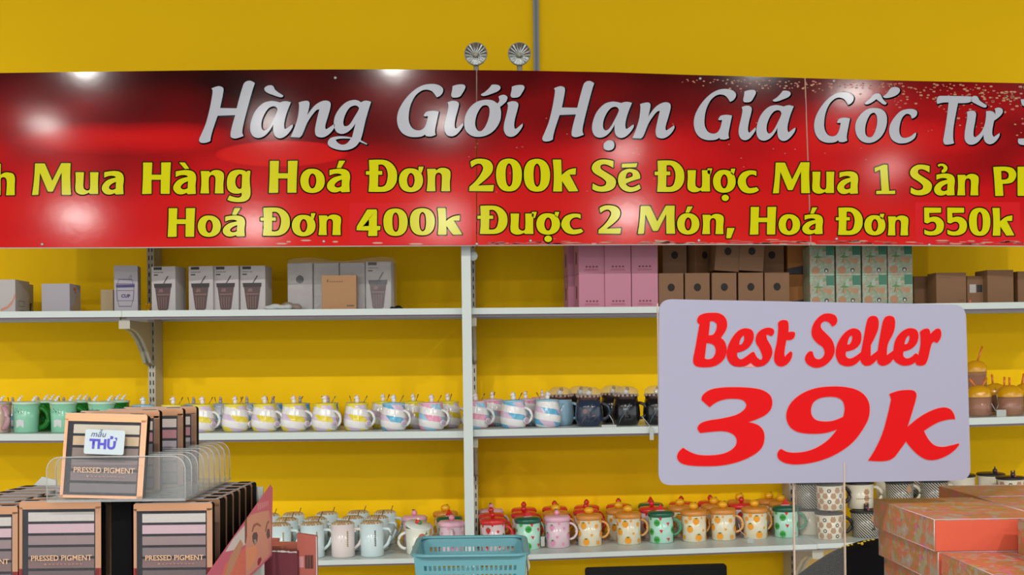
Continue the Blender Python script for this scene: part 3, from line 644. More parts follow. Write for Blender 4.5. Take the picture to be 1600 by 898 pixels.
# white cloth
def blobmesh(name, pts, m, label, cat, lv, px, D, nseg=14):
    p, ry = spot(lv, px, D); b = MB()
    for (x, y, z, r, sx, sy, sz) in pts: b.ball((x, y, z), r, n=nseg, sc=(sx, sy, sz))
    bm = bmesh.new(); me = bpy.data.meshes.new(name); me.from_pydata(b.v, [], b.f)
    me.materials.append(m); o = bpy.data.objects.new(name, me); COL.objects.link(o); o.location = p; o.rotation_euler = (0, ry, 0)
    md = o.modifiers.new('r', 'REMESH'); md.mode = 'VOXEL'; md.voxel_size = 0.0022; md.use_smooth_shade = True
    sm = o.modifiers.new('s', 'SMOOTH'); sm.iterations = 4
    return tag(o, label, cat)
blobmesh('white_cloth', [(-0.03, 0, 0.007, 0.012, 1.4, 1.2, 0.6), (-0.012, 0, 0.010, 0.013, 1.5, 1.2, 0.7), (0.008, 0, 0.008, 0.012, 1.4, 1.2, 0.65), (0.024, 0.002, 0.009, 0.011, 1.2, 1.2, 0.8), (-0.02, -0.006, 0.006, 0.01, 2.4, 0.8, 0.5)], mat('white_fluff', (224, 226, 226), 0.8), 'crumpled white cloth lying before the bagged boxes', 'cloth', 'top', 437, 3.36)
blobmesh('grey_wrap', [(-0.012, 0, 0.012, 0.016, 1.3, 1, 0.9), (0.012, 0, 0.01, 0.014, 1.3, 1, 0.8)], mat('grey_wrap', (168, 150, 140), 0.4), 'rumpled translucent wrapping behind the white cloth', 'wrapping', 'top', 456, 3.405)
blobmesh('black_clip', [(-0.012, 0, 0.005, 0.006, 1.3, 1, 0.8), (0.006, 0, 0.007, 0.0075, 1.4, 1, 0.8), (0.016, 0, 0.004, 0.005, 1.3, 1, 0.7)], M_black, 'small black clip lying at the right of the plastic bag', 'clip', 'top', 619, 3.40)
# gold crown cup
r = empty('gold_cup', (0, 0, 0)); b = MB(); n = 18
b.lathe([(0, 0), (0.0055, 0), (0.006, 0.001), (0.003, 0.004), (0.003, 0.006), (0.007, 0.010), (0.009, 0.016)], 18)
for k in range(6):
    a0 = 6.2832 * k / 6; a1 = 6.2832 * (k + 1) / 6; am = (a0 + a1) / 2
    b.add([(0.009 * math.cos(a0), 0.009 * math.sin(a0), 0.016), (0.009 * math.cos(a1), 0.009 * math.sin(a1), 0.016), (0.0115 * math.cos(a1), 0.0115 * math.sin(a1), 0.023), (0.009 * math.cos(am), 0.009 * math.sin(am), 0.0175), (0.0115 * math.cos(a0), 0.0115 * math.sin(a0), 0.023)], [(0, 1, 2, 3), (0, 3, 4)])
b.obj('crown', mat('gold', (226, 168, 20), 0.15, metal=0.9), r); p, ry = spot('top', 232, 3.345); r.location = p; tag(r, 'tiny shiny gold crown-shaped cup at the front of the top shelf', 'cup')
# pink boxes
M_pink = mat('pink_card', (222, 142, 168), 0.5); M_pinkl = mat('pink_ink', (130, 50, 70), 0.5)
pk = carton('pink_box', 41 * U, 0.072, 53.5 * U, M_pink, [('small_lettering', M_pinkl, [R4(0.27 + 0.13 * k, 0.17, 0.35 + 0.13 * k, 0.215) for k in range(4)], 'front'), ('thin_text', mat('pink_ink2', (196, 96, 124), 0.5), [R4(0.22, 0.08, 0.78, 0.10), R4(0.24, 0.115, 0.76, 0.13)], 'front'), ('hand_slot', M_ink, [R4(0.42, 0.28, 0.58, 0.65)], 'left')])
pk['category'] = 'box'; pkp = Proto(pk)
for row, dz in ((0, 0), (1, 53.8 * U)):
    for k, px in enumerate((925, 966, 1008)):
        put_box(pkp, 'top', px, 3.37, 'pink box in the %s row, %s of the three fronts' % (['lower', 'upper'][row], ['left', 'middle', 'right'][k]), 'pink boxes stacked on the top shelf', dz=dz, rz=math.radians(6 if k == 0 else 1.0))
    put_box(pkp, 'top', 908, 3.455, 'pink box in the %s row, behind the left front box' % ['lower', 'upper'][row], 'pink boxes stacked on the top shelf', dz=dz, rz=math.radians(7))
# kraft boxes with round holes
kh = carton('kraft_box', 38.5 * U, 0.07, 53 * U, M_kraft, [('round_hole', mat('hole_dark', (40, 34, 30), 0.8), [circ(0.5, 0.58, 0.145, 0.115)], 'front')]); kh['category'] = 'box'; khp = Proto(kh)
for k, px in enumerate((1049, 1090, 1132, 1173.5, 1214.5)):
    put_box(khp, 'top', px, 3.37, '%s kraft box with a round hole from the left, lower row' % ORD[k], 'kraft boxes with round holes', rz=math.radians(1.5 * ((k * 7) % 3 - 1)))
for k, (px, D, tl, rz) in enumerate(((1055, 3.44, 0.0, 3), (1102, 3.45, 0, 30), (1136, 3.375, 0.13, 2), (1174, 3.375, 0.10, 2), (1207, 3.46, 0, 0))):
    put_box(khp, 'top', px, D, ['kraft box set back on the upper row beside the pink boxes', 'kraft box turned sideways in the upper row', 'tilted kraft box in the upper row, left of two', 'tilted kraft box in the upper row, right of two', 'kraft box set back right of the tilted ones'][k], 'kraft boxes of the upper row', dz=53.8 * U + (0.004 if tl else 0), rz=math.radians(rz), tilt=tl * 0.6)
ks = carton('kraft_box', 34 * U, 0.072, 53 * U, mat('kraft_orange', (188, 122, 52), 0.7), [('black_band', M_ink, [[(0, 0.0), (1, 0.0), (1, 0.28), (0, 0.16)]], 'front')]); ks['category'] = 'box'; ksp = Proto(ks)
for row in (0, 1):
    put_box(ksp, 'top', 1248, 3.45, 'orange-brown kraft box with a black lower band, %s of two' % ['lower', 'upper'][row], 'kraft boxes with a black band', dz=row * 53.8 * U, rz=math.radians(-2))
# green floral boxes
def floral(name, base, spots, scale, vscale=1.0):
    m = bpy.data.materials.new(name); m.use_nodes = True; nt = m.node_tree; N = nt.nodes; L = nt.links; b = N['Principled BSDF']; b.inputs['Roughness'].default_value = 0.3
    tc = N.new('ShaderNodeTexCoord'); cur = None
    for j, (col, sc, thr, seed) in enumerate(spots):
        mp = N.new('ShaderNodeMapping'); mp.inputs['Location'].default_value = (seed, seed * 0.7, seed * 1.3); L.new(tc.outputs['Object'], mp.inputs[0])
        n = N.new('ShaderNodeTexNoise'); n.inputs['Scale'].default_value = sc * scale; n.inputs['Detail'].default_value = 3; n.inputs['Distortion'].default_value = 1.2; L.new(mp.outputs[0], n.inputs['Vector'])
        r = N.new('ShaderNodeMapRange'); r.inputs['From Min'].default_value = thr; r.inputs['From Max'].default_value = thr + 0.07; L.new(n.outputs['Fac'], r.inputs['Value'])
        mx = N.new('ShaderNodeMix'); mx.data_type = 'RGBA'; L.new(r.outputs[0], mx.inputs[0])
        if cur is None: mx.inputs[6].default_value = rgb(*base)
        else: L.new(cur, mx.inputs[6])
        mx.inputs[7].default_value = rgb(*col); cur = mx.outputs[2]
    L.new(cur, b.inputs['Base Color']); return m
M_gf = floral('green_floral', (158, 176, 146), [((170, 200, 176), 40, 0.50, 3), ((204, 150, 110), 50, 0.56, 9), ((206, 172, 160), 55, 0.56, 14), ((126, 160, 104), 60, 0.60, 21)], 1.0)
gf = carton('floral_box', 38.5 * U, 0.074, 46.5 * U, M_gf, [('green_patch', mat('patch_green', (52, 130, 100), 0.4), [R4(0.66, 0.68, 0.98, 1.0)], 'front'), ('orange_fruit', mat('fruit_orange', (200, 146, 104), 0.4), [circ(0.24, 0.18, 0.17, 0.14), circ(0.8, 0.48, 0.1, 0.1)], 'front'),
   ('round_logo', M_ink, [circ(0.66, 0.17, 0.085, 0.07)], 'front'), ('logo_centre', mat('logo_white', (220, 220, 216), 0.5), [circ(0.66, 0.155, 0.05, 0.045)], 'front'), ('leaf_print', mat('leaf_green', (110, 150, 84), 0.5), [[(0.12, 0.62), (0.3, 0.68), (0.55, 0.62), (0.3, 0.58)], [(0.24, 0.42), (0.28, 0.42), (0.36, 0.76), (0.32, 0.76)]], 'front')])
for j, c in enumerate(kids(gf)):
    if c.name.startswith('logo_centre'): c.location.y = -0.0003
gf['category'] = 'box'; gfp = Proto(gf)
for row in (0, 1):
    for k, px in enumerate((1285.5, 1326.5, 1367.5, 1407.5)):
        put_box(gfp, 'top', px, 3.37, '%s green floral box from the left in the %s row' % (ORD[k], ['lower', 'upper'][row]), 'green floral boxes stacked two high', dz=row * 46.8 * U)
# right kraft boxes
for k, (w, h, d, px, D, rz, lab) in enumerate(((40, 47, 0.07, 1448, 3.46, 0, 'dark kraft box set back beside the floral boxes'), (48, 49, 0.06, 1487, 3.38, 3, 'kraft box with faint print behind the corner of the price sign'),
        (34, 44, 0.06, 1528, 3.40, 2, 'kraft box with a white and black label'), (43, 52, 0.07, 1564, 3.38, 6, 'kraft box right of the one with the white and black label'), (42, 50, 0.07, 1611, 3.40, 4, 'kraft box cut by the right edge of the picture'))):
    pr = []
    if k == 2: pr = [('white_label', M_wbox, [R4(0.12, 0.40, 0.42, 0.70)], 'front'), ('black_label', M_ink, [R4(0.46, 0.42, 0.72, 0.68)], 'front')]
    if k == 1: pr = [('brown_text', mat('brown_ink', (132, 92, 62), 0.6), [R4(0.08 + 0.06 * j, 0.83, 0.115 + 0.06 * j, 0.87) for j in range(8)] + [R4(0.72, 0.1, 0.93, 0.14)], 'front')]
    r = carton('kraft_box', w * U, d, h * U, M_kraft, pr); r['category'] = 'box'
    put_box(r, 'top', px, D, lab, rz=math.radians(rz))
r = empty('orange_tag', (0, 0, 0)); b = MB(); b.box(-0.003, 0.003, 0, 0.001, 0.001, 0.009); b.obj('tag_card', mat('orange_ink', (226, 104, 62), 0.5), r)
p, ry = spot('top', 1516, 3.335); r.location = p; tag(r, 'tiny orange tag on the shelf edge before the labelled kraft box', 'tag')

# ================================================================ middle shelf: mugs
def swirl_mat(name, c1, c2, base=(228, 226, 224), ph=0.0, turns=1.0):
    m = bpy.data.materials.new(name); m.use_nodes = True; nt = m.node_tree; N = nt.nodes; L = nt.links; b = N['Principled BSDF']
    b.inputs['Roughness'].default_value = 0.12; b.inputs['Coat Weight'].default_value = 0.5
    tc = N.new('ShaderNodeTexCoord'); s = N.new('ShaderNodeSeparateXYZ'); L.new(tc.outputs['Object'], s.inputs[0])
    def mt(op, a, c=0.0, d=None):
        n = N.new('ShaderNodeMath'); n.operation = op
        for i, v in enumerate((a, c) if d is None else (a, c, d)):
            if isinstance(v, (int, float)): n.inputs[i].default_value = v
            else: L.new(v, n.inputs[i])
        return n.outputs[0]
    ang = mt('ARCTAN2', s.outputs[1], s.outputs[0])
    t = mt('FRACT', mt('ADD', mt('ADD', mt('MULTIPLY', s.outputs[2], 27.0), mt('MULTIPLY', ang, 1 / 6.28318)), 10 + ph))
    col = mt('SINE', mt('ADD', mt('MULTIPLY', ang, 3.0), mt('MULTIPLY', s.outputs[2], 70.0)))
    st = mt('GREATER_THAN', col, 0.1)
    mx = N.new('ShaderNodeMix'); mx.data_type = 'RGBA'; L.new(st, mx.inputs[0]); mx.inputs[6].default_value = tuple(x / ALB for x in rgb(*c1)); mx.inputs[7].default_value = tuple(x / ALB for x in rgb(*c2))
    band = N.new('ShaderNodeMapRange'); band.inputs['From Min'].default_value = 0.52; band.inputs['From Max'].default_value = 0.58; L.new(t, band.inputs['Value'])
    m2 = N.new('ShaderNodeMix'); m2.data_type = 'RGBA'; L.new(band.outputs[0], m2.inputs[0]); m2.inputs[6].default_value = tuple(x / ALB for x in rgb(*base)); L.new(mx.outputs[2], m2.inputs[7])
    L.new(m2.outputs[2], b.inputs['Base Color']); return m
def handle_pts(r0, z0, z1, out, n=12, ang=0.0):
    pts = []
    for k in range(n + 1):
        t = -math.pi / 2 + math.pi * k / n
        x = r0 + out * math.cos(t); z = (z0 + z1) / 2 + (z1 - z0) / 2 * math.sin(t)
        pts.append((x * math.cos(ang), x * math.sin(ang), z))
    return pts
def make_swirl(name, m, lidm, figm, headm, hang):
    r = empty(name, (0, 0, 0)); r['category'] = 'mug'
    H = 0.079; b = MB()
    b.lathe([(0, 0), (0.029, 0.0), (0.034, 0.003), (0.0395, 0.014), (0.041, 0.026), (0.0395, 0.040), (0.036, 0.056), (0.0335, 0.068), (0.033, H - 0.003), (0.033, H - 0.001), (0.030, H), (0.0295, H - 0.004)], 32)
    b.obj('mug_body', m, r)
    b = MB(); b.lathe([(0.0338, H - 0.0035), (0.0343, H - 0.001), (0.0335, H + 0.001), (0.012, H + 0.003), (0, H + 0.0035)], 28); lid = b.obj('lid', lidm, r)
    b = MB(); z = H + 0.002   # small long-necked figure: body, head, snout, ear
    b.ball((0, 0, z + 0.006), 0.0072, 0, 10, (1, 0.9, 1.1)); b.ball((-0.001, 0, z + 0.016), 0.0055, 0, 10, (1.1, 0.9, 1.0))
    b.ball((-0.006, -0.002, z + 0.0145), 0.0035, 0, 8, (1.3, 1, 0.9))
    b.ball((0.004, 0.001, z + 0.014), 0.004, 1, 8, (0.8, 0.7, 1.7)); b.ball((-0.003, 0.0, z + 0.0215), 0.0018, 1, 6, (0.8, 0.8, 1.7)); b.ball((0.001, 0.001, z + 0.021), 0.0017, 0, 6, (0.8, 0.8, 1.5))
    b.obj('lid_figure', [figm, headm], lid)
    b = MB(); a = hang
    b.tube(handle_pts(0.034, 0.013, 0.058, 0.024, 12, a), 0.0042, 8)
    b.obj('handle', mat('glaze_white', (222, 222, 222), 0.12, coat=0.5), r)
    b = MB(); c = Vector((0.046 * math.cos(a - 0.25), 0.046 * math.sin(a - 0.25), 0.022))
    d = Vector((math.cos(a - 0.7), math.sin(a - 0.7), 0)); q = d.to_track_quat('Z', 'Y').to_matrix().to_4x4()
    b.lathe([(0, -0.004), (0.0085, -0.003), (0.0085, 0.002), (0.007, 0.003)], 16, 0, M=Matrix.Translation(c) @ q)
    b.lathe([(0.007, 0.003), (0.005, 0.0042), (0, 0.0045)], 16, 1, M=Matrix.Translation(c) @ q)
    b.obj('handle_disc', [mat('glaze_white', (222, 222, 222), 0.12), mat('lilac_dot', (204, 176, 204), 0.3)], r)
    b = MB(); b.tube([(0.016, 0.012, H), (0.028, 0.016, H + 0.022)], [0.0008, 0.0016], 6); b.obj('spoon', mat('spoon_steel', (150, 130, 96), 0.3, metal=0.7), r)
    return r
M_f1 = mat('figure_white', (228, 222, 220), 0.25); M_f2 = mat('figure_pink', (228, 160, 168), 0.3)
M_sy = swirl_mat('swirl_yellow', (226, 206, 56), (206, 186, 208)); M_sb = swirl_mat('swirl_blue', (96, 172, 206), (214, 186, 208), ph=0.1); M_sp = swirl_mat('swirl_pink', (226, 150, 178), (150, 196, 220), ph=0.05)
M_sg = swirl_mat('swirl_grey', (86, 150, 180), (176, 176, 190), base=(176, 186, 190), ph=0.3)
M_ly = mat('lid_yellow', (226, 210, 60), 0.2); M_lb = mat('lid_blue', (140, 190, 208), 0.2); M_lp = mat('lid_pink', (222, 178, 190), 0.2); M_lg = mat('lid_grey', (150, 172, 176), 0.2)
sy = Proto(make_swirl('swirl_mug', M_sy, M_ly, M_f1, M_f2, -0.45)); sb = Proto(make_swirl('swirl_mug', M_sb, M_lb, M_f1, M_lb, -0.55)); sp_ = Proto(make_swirl('swirl_mug', M_sp, M_lp, M_f1, M_f2, -0.5)); sg = Proto(make_swirl('swirl_mug', M_sg, M_lg, mat('figure_grey', (172, 160, 160), 0.3), M_f2, -0.4))
def put(pr, lv, px, D, label, group=None, rz=0.0, sc=1.0, dz=0.0, i=None, rx=0.0):
    p, ry = spot(lv, px, D, i); p.z += dz
    return pr.put(p, label, group, rz, ry, rx, sc)
put(sb, 'mid', 224, 3.38, 'blue and white swirl mug mostly hidden by the makeup display', 'swirl mugs with animal lids', 0.2)
put(sy, 'mid', 271, 3.38, 'yellow swirl mug hidden behind the makeup display except its lid', 'swirl mugs with animal lids', 0.3)
for k, (px, rz, t) in enumerate(((316.5, 0.1, 'beside the makeup display, handle to the right'), (368, 0.5, 'second in the uncovered front row'), (414, 0.15, 'third in the uncovered front row'), (459.5, 0.25, 'fourth in the uncovered front row'), (508, -0.1, 'fifth in the uncovered front row'), (558.5, 0.0, 'last yellow one before the blue swirl mug'))):
    put(sy, 'mid', px, 3.38, 'yellow and white swirl mug ' + t, 'swirl mugs with animal lids', rz)
put(sb, 'mid', 615.5, 3.38, 'blue and white swirl mug left of the white post', 'swirl mugs with animal lids', 0.0)
put(sp_, 'mid', 675, 3.38, 'pink and white swirl mug just left of the white post', 'swirl mugs with animal lids', 0.0)
put(sp_, 'mid', 744, 3.385, 'pink and white swirl mug partly behind the white post', 'swirl mugs with animal lids', 0.05)
put(sb, 'mid', 803, 3.38, 'blue and white swirl mug right of the post, disc on its handle', 'swirl mugs with animal lids', 0.1)
put(sb, 'mid', 855.5, 3.385, 'blue striped swirl mug with its handle turned away, beside the light blue mug', 'swirl mugs with animal lids', 2.4)
for k, (px, D) in enumerate(((303, 3.57), (345, 3.57), (386, 3.57), (427, 3.57), (469, 3.57), (513, 3.58), (557, 3.60))):
    put(sg, 'mid', px, D, '%s dull blue swirl mug from the left in the back row' % ORD[k], 'swirl mugs in the back row', 1.9, sc=0.94)
for k, (px, D, pr, t) in enumerate(((599, 3.50, sy, 'behind the blue swirl mug, to its left'), (646, 3.49, sy, 'between the blue and the pink swirl mugs'), (700, 3.49, sy, 'behind the pink swirl mug next to the post'), (770, 3.50, sp_, 'behind, right of the white post'), (822, 3.475, sp_, 'behind, between the two blue swirl mugs'), (848, 3.61, sp_, 'behind the blue mug whose handle is turned away'))):
    put(pr, 'mid', px, D, ('yellow' if pr is sy else 'pink') + ' swirl mug ' + t, 'swirl mugs in the second row', 0.1 * k + 0.5)
# mint mugs, far left
def make_straight(name, bodym, lidm, figs, hm, R=0.038, H=0.086, hang=0.3, big=False):
    r = empty(name, (0, 0, 0)); r['category'] = 'mug'; b = MB()
    b.lathe([(0, 0), (R * 0.86, 0), (R * 0.9, 0.002), (R * 0.93, H * 0.5), (R, H), (R - 0.003, H), (R - 0.004, H - 0.006)], 30); b.obj('mug_body', bodym, r)
    b = MB(); b.lathe([(R * 1.02, H - 0.003), (R * 1.05, H), (R * 1.02, H + 0.003), (R * 0.5, H + 0.005), (0, H + 0.005)], 28); lid = b.obj('lid', lidm, r)
    for j, (x, y) in enumerate(figs):
        b = MB(); b.ball((x, y, H + 0.008), 0.0045, 0, 8, (1.3, 1, 0.9), ); b.ball((x + 0.004, y, H + 0.014), 0.0042, 0, 8, (1.2, 0.9, 1)); b.ball((x + 0.009, y, H + 0.019), 0.0025, 0, 6, (1.8, 0.8, 0.9)); b.obj('lid_figure', M_f1, lid)
    b = MB(); b.tube(handle_pts(R * 0.93, H * 0.15, H * 0.85, 0.027, 12, hang), 0.0075 if big else 0.005, 10); b.obj('handle', hm, r)
    return r
M_mint = mat('mint_glaze', (136, 200, 168), 0.15, coat=0.4); M_mlid = mat('mint_lid', (190, 220, 196), 0.25)
mint = make_straight('mint_mug', M_mint, M_mlid, ((-0.022, 0), (0.02, 0.0)), mat('green_glass', (44, 190, 70), 0.05, trans=0.6), hang=0.15, big=True)
def decal(b, r, ang, z, poly, mi, lift=0.0004):
    """wrap a small outline on a cylinder of radius r(z)"""
    vs = []
    for u, v in poly:
        rr = (r(z + v) if callable(r) else r) + lift; a = ang + u / rr
        vs.append((rr * math.cos(a), rr * math.sin(a), z + v))
    c = (sum(v[0] for v in vs) / len(vs), sum(v[1] for v in vs) / len(vs), z + sum(v for u, v in poly) / len(poly))
    k = len(vs); rc = math.hypot(c[0], c[1]); rr = (r(c[2]) if callable(r) else r) + lift
    c = (c[0] / rc * rr, c[1] / rc * rr, c[2])
    b.add(vs + [c], [(i, (i + 1) % k, k) for i in range(k)], mi)
def disc(a, c=None, n=12): c = a if c is None else c; return [(a * math.cos(6.2832 * k / n), c * math.sin(6.2832 * k / n)) for k in range(n)]
b = MB(); rz_ = lambda z: 0.038 * (0.9 + 0.1 * z / 0.086)
for k in range(9): decal(b, rz_, -1.75 + random.uniform(-0.35, 0.35), 0.058 + random.uniform(0, 0.014), disc(0.0016, n=6), k % 3, 0.0008)
decal(b, rz_, -1.7, 0.028, [(-0.012, -0.012), (0.012, -0.012), (0.012, 0.008), (0.0, 0.012), (-0.012, 0.008)], 3, 0.0008)
b.obj('glaze_print', [mat('dot_pink', (220, 130, 150), 0.3), mat('dot_blue', (110, 150, 200), 0.3), mat('dot_green', (60, 150, 90), 0.3), mat('print_glaze', (200, 206, 204), 0.3)], mint)
mp_ = Proto(mint)
for k, (px, D) in enumerate(((41, 3.38), (99, 3.385), (159, 3.385))):
    put(mp_, 'mid', px, D, 'mint green mug with white lid figures, %s from the left' % ORD[k], 'mint green lidded mugs', 0.0)
gg = make_straight('green_glass_mug', mat('green_glass', (44, 190, 70), 0.05, trans=0.6), M_mlid, ((0.0, 0), (0.018, 0)), mat('green_glass', (44, 190, 70)), hang=-1.3, big=True); ggp = Proto(gg)
for k, (px, D) in enumerate(((70, 3.49), (122, 3.50), (182, 3.50))):
    put(ggp, 'mid', px, D, 'bright green glass mug %s' % ['between the first two mint mugs', 'between the second and third mint mugs', 'behind the third mint mug and the makeup display'][k], 'bright green mugs behind the mint ones')
for k, px in enumerate((20, 60, 100, 140, 180)):
    put(sg, 'mid', px, 3.60, 'dull swirl mug at the back of the far left bay, %s from the left' % ORD[k], 'back row mugs in the far left bay', 1.9, sc=0.94)
be = make_straight('beige_mug', mat('beige_glaze', (206, 178, 162), 0.2), mat('pale_pink_lid', (222, 206, 200), 0.3), ((0.008, 0), (-0.012, 0)), mat('pink_handle', (232, 176, 190), 0.15, coat=0.4), hang=-0.75, big=True)
put(Proto(be), 'mid', -3, 3.385, 'beige mug with a thick pink handle at the left edge')
# glass lidded mugs
def make_dome(name, bodym, capm, line, R=0.0405, H=0.077):
    r = empty(name, (0, 0, 0)); r['category'] = 'mug'; b = MB()
    b.lathe([(0, 0), (0.030, 0), (0.034, 0.002), (R, 0.018), (R + 0.0008, 0.035), (R - 0.001, 0.056), (0.0345, H), (0.031, H)], 32); b.obj('mug_body', bodym, r)
    b = MB(); b.lathe([(0.0335, H), (0.0345, H + 0.006), (0.034, H + 0.012), (0.028, H + 0.014), (0, H + 0.014)], 28)
    lid = b.obj('lid_band', capm, r)
    b = MB()
    for k in range(16):
        a = 6.2832 * k / 16; b.ball((0.0335 * math.cos(a), 0.0335 * math.sin(a), H + 0.0105), 0.0046, 0, 8, (1, 1, 0.9))
    b.obj('cream_scallops', mat('cream_icing', (206, 178, 164), 0.4), lid)
    b = MB(); b.lathe([(0.036, H + 0.012), (0.0375, H + 0.018), (0.034, H + 0.028), (0.022, H + 0.036), (0, H + 0.039)], 28); b.obj('glass_dome', mat('dome_glass', (230, 230, 226), 0.05, alpha=0.22, spec=0.9), lid)
    b = MB(); b.ball((0, 0, H + 0.02), 0.009, 0, 10); b.ball((0.004, -0.002, H + 0.03), 0.006, 1, 8); b.obj('dome_figure', [M_f1, mat('gold_bit', (206, 160, 60), 0.3)], lid)
    b = MB(); b.tube(handle_pts(0.037, 0.02, 0.065, 0.024, 12, -0.25), 0.0045, 8); b.obj('handle', bodym, r)
    b = MB(); rr = lambda z: R + 0.0012
    pts = [(-2.35 + 0.105 * k, 0.006 + 0.0055 * k + 0.00012 * k * k) for k in range(10)]
    prof = [(0.034, 0.002), (R, 0.018), (R + 0.0008, 0.035), (R - 0.001, 0.056), (0.0345, H)]
    def rad(z):
        for (r0, z0), (r1, z1) in zip(prof, prof[1:]):
            if z <= z1: return r0 + (r1 - r0) * (z - z0) / (z1 - z0)
        return prof[-1][0]
    b.tube([(rad(z) * math.cos(a), rad(z) * math.sin(a), z) for a, z in pts], 0.0009, 5)
    if line: decal(b, rad, -1.95, 0.045, disc(0.007, 0.0075, 10), 0, 0.0012); decal(b, rad, -1.35, 0.03, [(-0.006, -0.002), (0.006, 0), (0.005, 0.004), (-0.005, 0.002)], 0, 0.001)
    b.obj('painted_line', mat('line_copper', (150, 120, 112), 0.4) if line else mat('line_grey', (110, 150, 170), 0.3), r)
    return r
M_cho = mat('chocolate', (92, 44, 26), 0.3)
put(Proto(make_dome('dome_lid_mug', mat('sky_glaze', (150, 190, 212), 0.15, coat=0.4), M_cho, False)), 'mid', 876, 3.46, 'light blue mug with a clear dome lid behind the last swirl mug')
put(Proto(make_dome('dome_lid_mug', mat('navy_glaze', (38, 50, 70), 0.2, coat=0.4), M_cho, True)), 'mid', 921, 3.385, 'navy blue mug with a clear dome lid')
kd = Proto(make_dome('dome_lid_mug', mat('black_glaze', (20, 19, 22), 0.2, coat=0.4), mat('choc_dark', (58, 30, 22), 0.4), False))
put(kd, 'mid', 979, 3.40, 'black mug with a clear dome lid right of the navy one', 'black mugs with dome lids'); put(kd, 'mid', 1027, 3.40, 'black dome-lid mug half behind the left edge of the price sign', 'black mugs with dome lids')
put(kd, 'mid', 907, 3.54, 'dark dome-lid mug in the back row behind the navy mug', 'black mugs with dome lids'); put(kd, 'mid', 958, 3.55, 'dark dome-lid mug in the back row behind the black mug', 'black mugs with dome lids')
def tagthing(name, pts, box, D, label):
    o0 = P(box[0], box[1], D); r = empty(name, o0); b = MB()
    b.tube([P(x, y, D) - o0 for x, y in pts], 0.0011, 5); b.obj('string', mat('string_white', (214, 216, 212), 0.5), r)
    a = P(box[0], box[1], D) - o0; c = P(box[2], box[3], D) - o0
    b = MB(); b.box(min(a.x, c.x), max(a.x, c.x), -0.0012, 0.0012, min(a.z, c.z), max(a.z, c.z)); b.obj('tag_card', mat('tag_white', (214, 218, 212), 0.4), r)
    tag(r, label, 'tag'); return r
tagthing('hang_tag', [(952, 648), (957, 656), (960, 666)], (940, 663.5, 963, 668), 3.325, 'white tag on a string lying before the navy mug')
tagthing('hang_tag', [(1003, 650), (1010, 659), (1018, 668)], (1015, 668, 1021.5, 687), 3.30, 'white tag hanging over the shelf edge beside the price sign')
# orange tumblers, far right
def make_juice(name, R, H, straws, lab):
    r = empty(name, (0, 0, 0)); r['category'] = 'tumbler'; b = MB()
    b.lathe([(0, 0), (R * 0.9, 0), (R, 0.003), (R, H), (R * 0.96, H), (R * 0.94, 0.006), (0, 0.005)], 28); b.obj('glass_body', mat('amber_glass', (226, 170, 140), 0.06, alpha=0.45, spec=0.9), r)
    b = MB(); b.lathe([(0, 0.006), (R * 0.86, 0.006), (R * 0.86, H * 0.9), (0, H * 0.9)], 20); b.obj('orange_sleeve', mat('sleeve_orange', (248, 150, 104), 0.3, noise=0.4, nscale=120), r)
    b = MB(); b.lathe([(R * 1.03, H - 0.002), (R * 1.04, H + 0.004), (R * 0.97, H + 0.016), (R * 0.7, H + 0.027), (R * 0.3, H + 0.032), (0, H + 0.033)], 28); b.obj('dome_lid', mat('dome_orange', (255, 186, 20), 0.1, coat=0.5), r)
    for x0, x1, l in straws:
        b = MB(); b.tube([(x0, 0, H + 0.025), (x1, 0, H + 0.025 + l)], 0.0032, 8); b.obj('straw', mat('straw_orange', (250, 136, 44), 0.3), r)
    return r
put(Proto(make_juice('orange_tumbler', 0.0335, 0.058, ((-0.008, -0.027, 0.028), (0.008, 0.024, 0.028)), '')), 'mid', 1531, 3.39, 'orange domed tumbler with two splayed straws beside the price sign')
put(Proto(make_juice('orange_tumbler', 0.0355, 0.056, ((-0.016, -0.014, 0.032), (0.0, 0.0, 0.030)), '')), 'mid', 1579, 3.39, 'orange domed tumbler with two upright straws near the right edge')
put(Proto(make_juice('orange_tumbler', 0.031, 0.060, ((-0.006, -0.008, 0.034),), '')), 'mid', 1556, 3.48, 'orange domed tumbler behind, between the two front ones')
put(Proto(make_juice('orange_tumbler', 0.032, 0.058, ((-0.012, -0.004, 0.036),), '')), 'mid', 1604, 3.46, 'orange domed tumbler cut by the right picture edge')
put(Proto(make_juice('tall_tumbler', 0.031, 0.130, ((0.004, 0.022, 0.05),), '')), 'mid', 1527, 3.52, 'tall tumbler with a bent brown straw behind the splayed straws')
tagthing('hang_tag', [(1549, 630), (1556, 642), (1560, 632), (1557, 616)], (1557, 640, 1572, 651), 3.34, 'white tag on a string between the orange tumblers')
# ================================================================ bottom shelf: mugs
M_aqua = mat('aqua_glaze', (204, 222, 224), 0.18, coat=0.4); M_pale = mat('pale_pink_glaze', (224, 212, 208), 0.2, coat=0.3)
def waffle_mat():
    m = bpy.data.materials.new('waffle_lid'); m.use_nodes = True; nt = m.node_tree; b = nt.nodes['Principled BSDF']; b.inputs['Roughness'].default_value = 0.4
    tc = nt.nodes.new('ShaderNodeTexCoord'); mp = nt.nodes.new('ShaderNodeMapping'); mp.inputs['Rotation'].default_value = (0, 0, 0.785); ck = nt.nodes.new('ShaderNodeTexChecker')
    ck.inputs['Scale'].default_value = 190; ck.inputs[1].default_value = rgb(250, 238, 206); ck.inputs[2].default_value = rgb(196, 146, 84)
    nt.links.new(tc.outputs['Object'], mp.inputs[0]); nt.links.new(mp.outputs[0], ck.inputs[0]); nt.links.new(ck.outputs[0], b.inputs['Base Color']); return m
M_waf = waffle_mat()
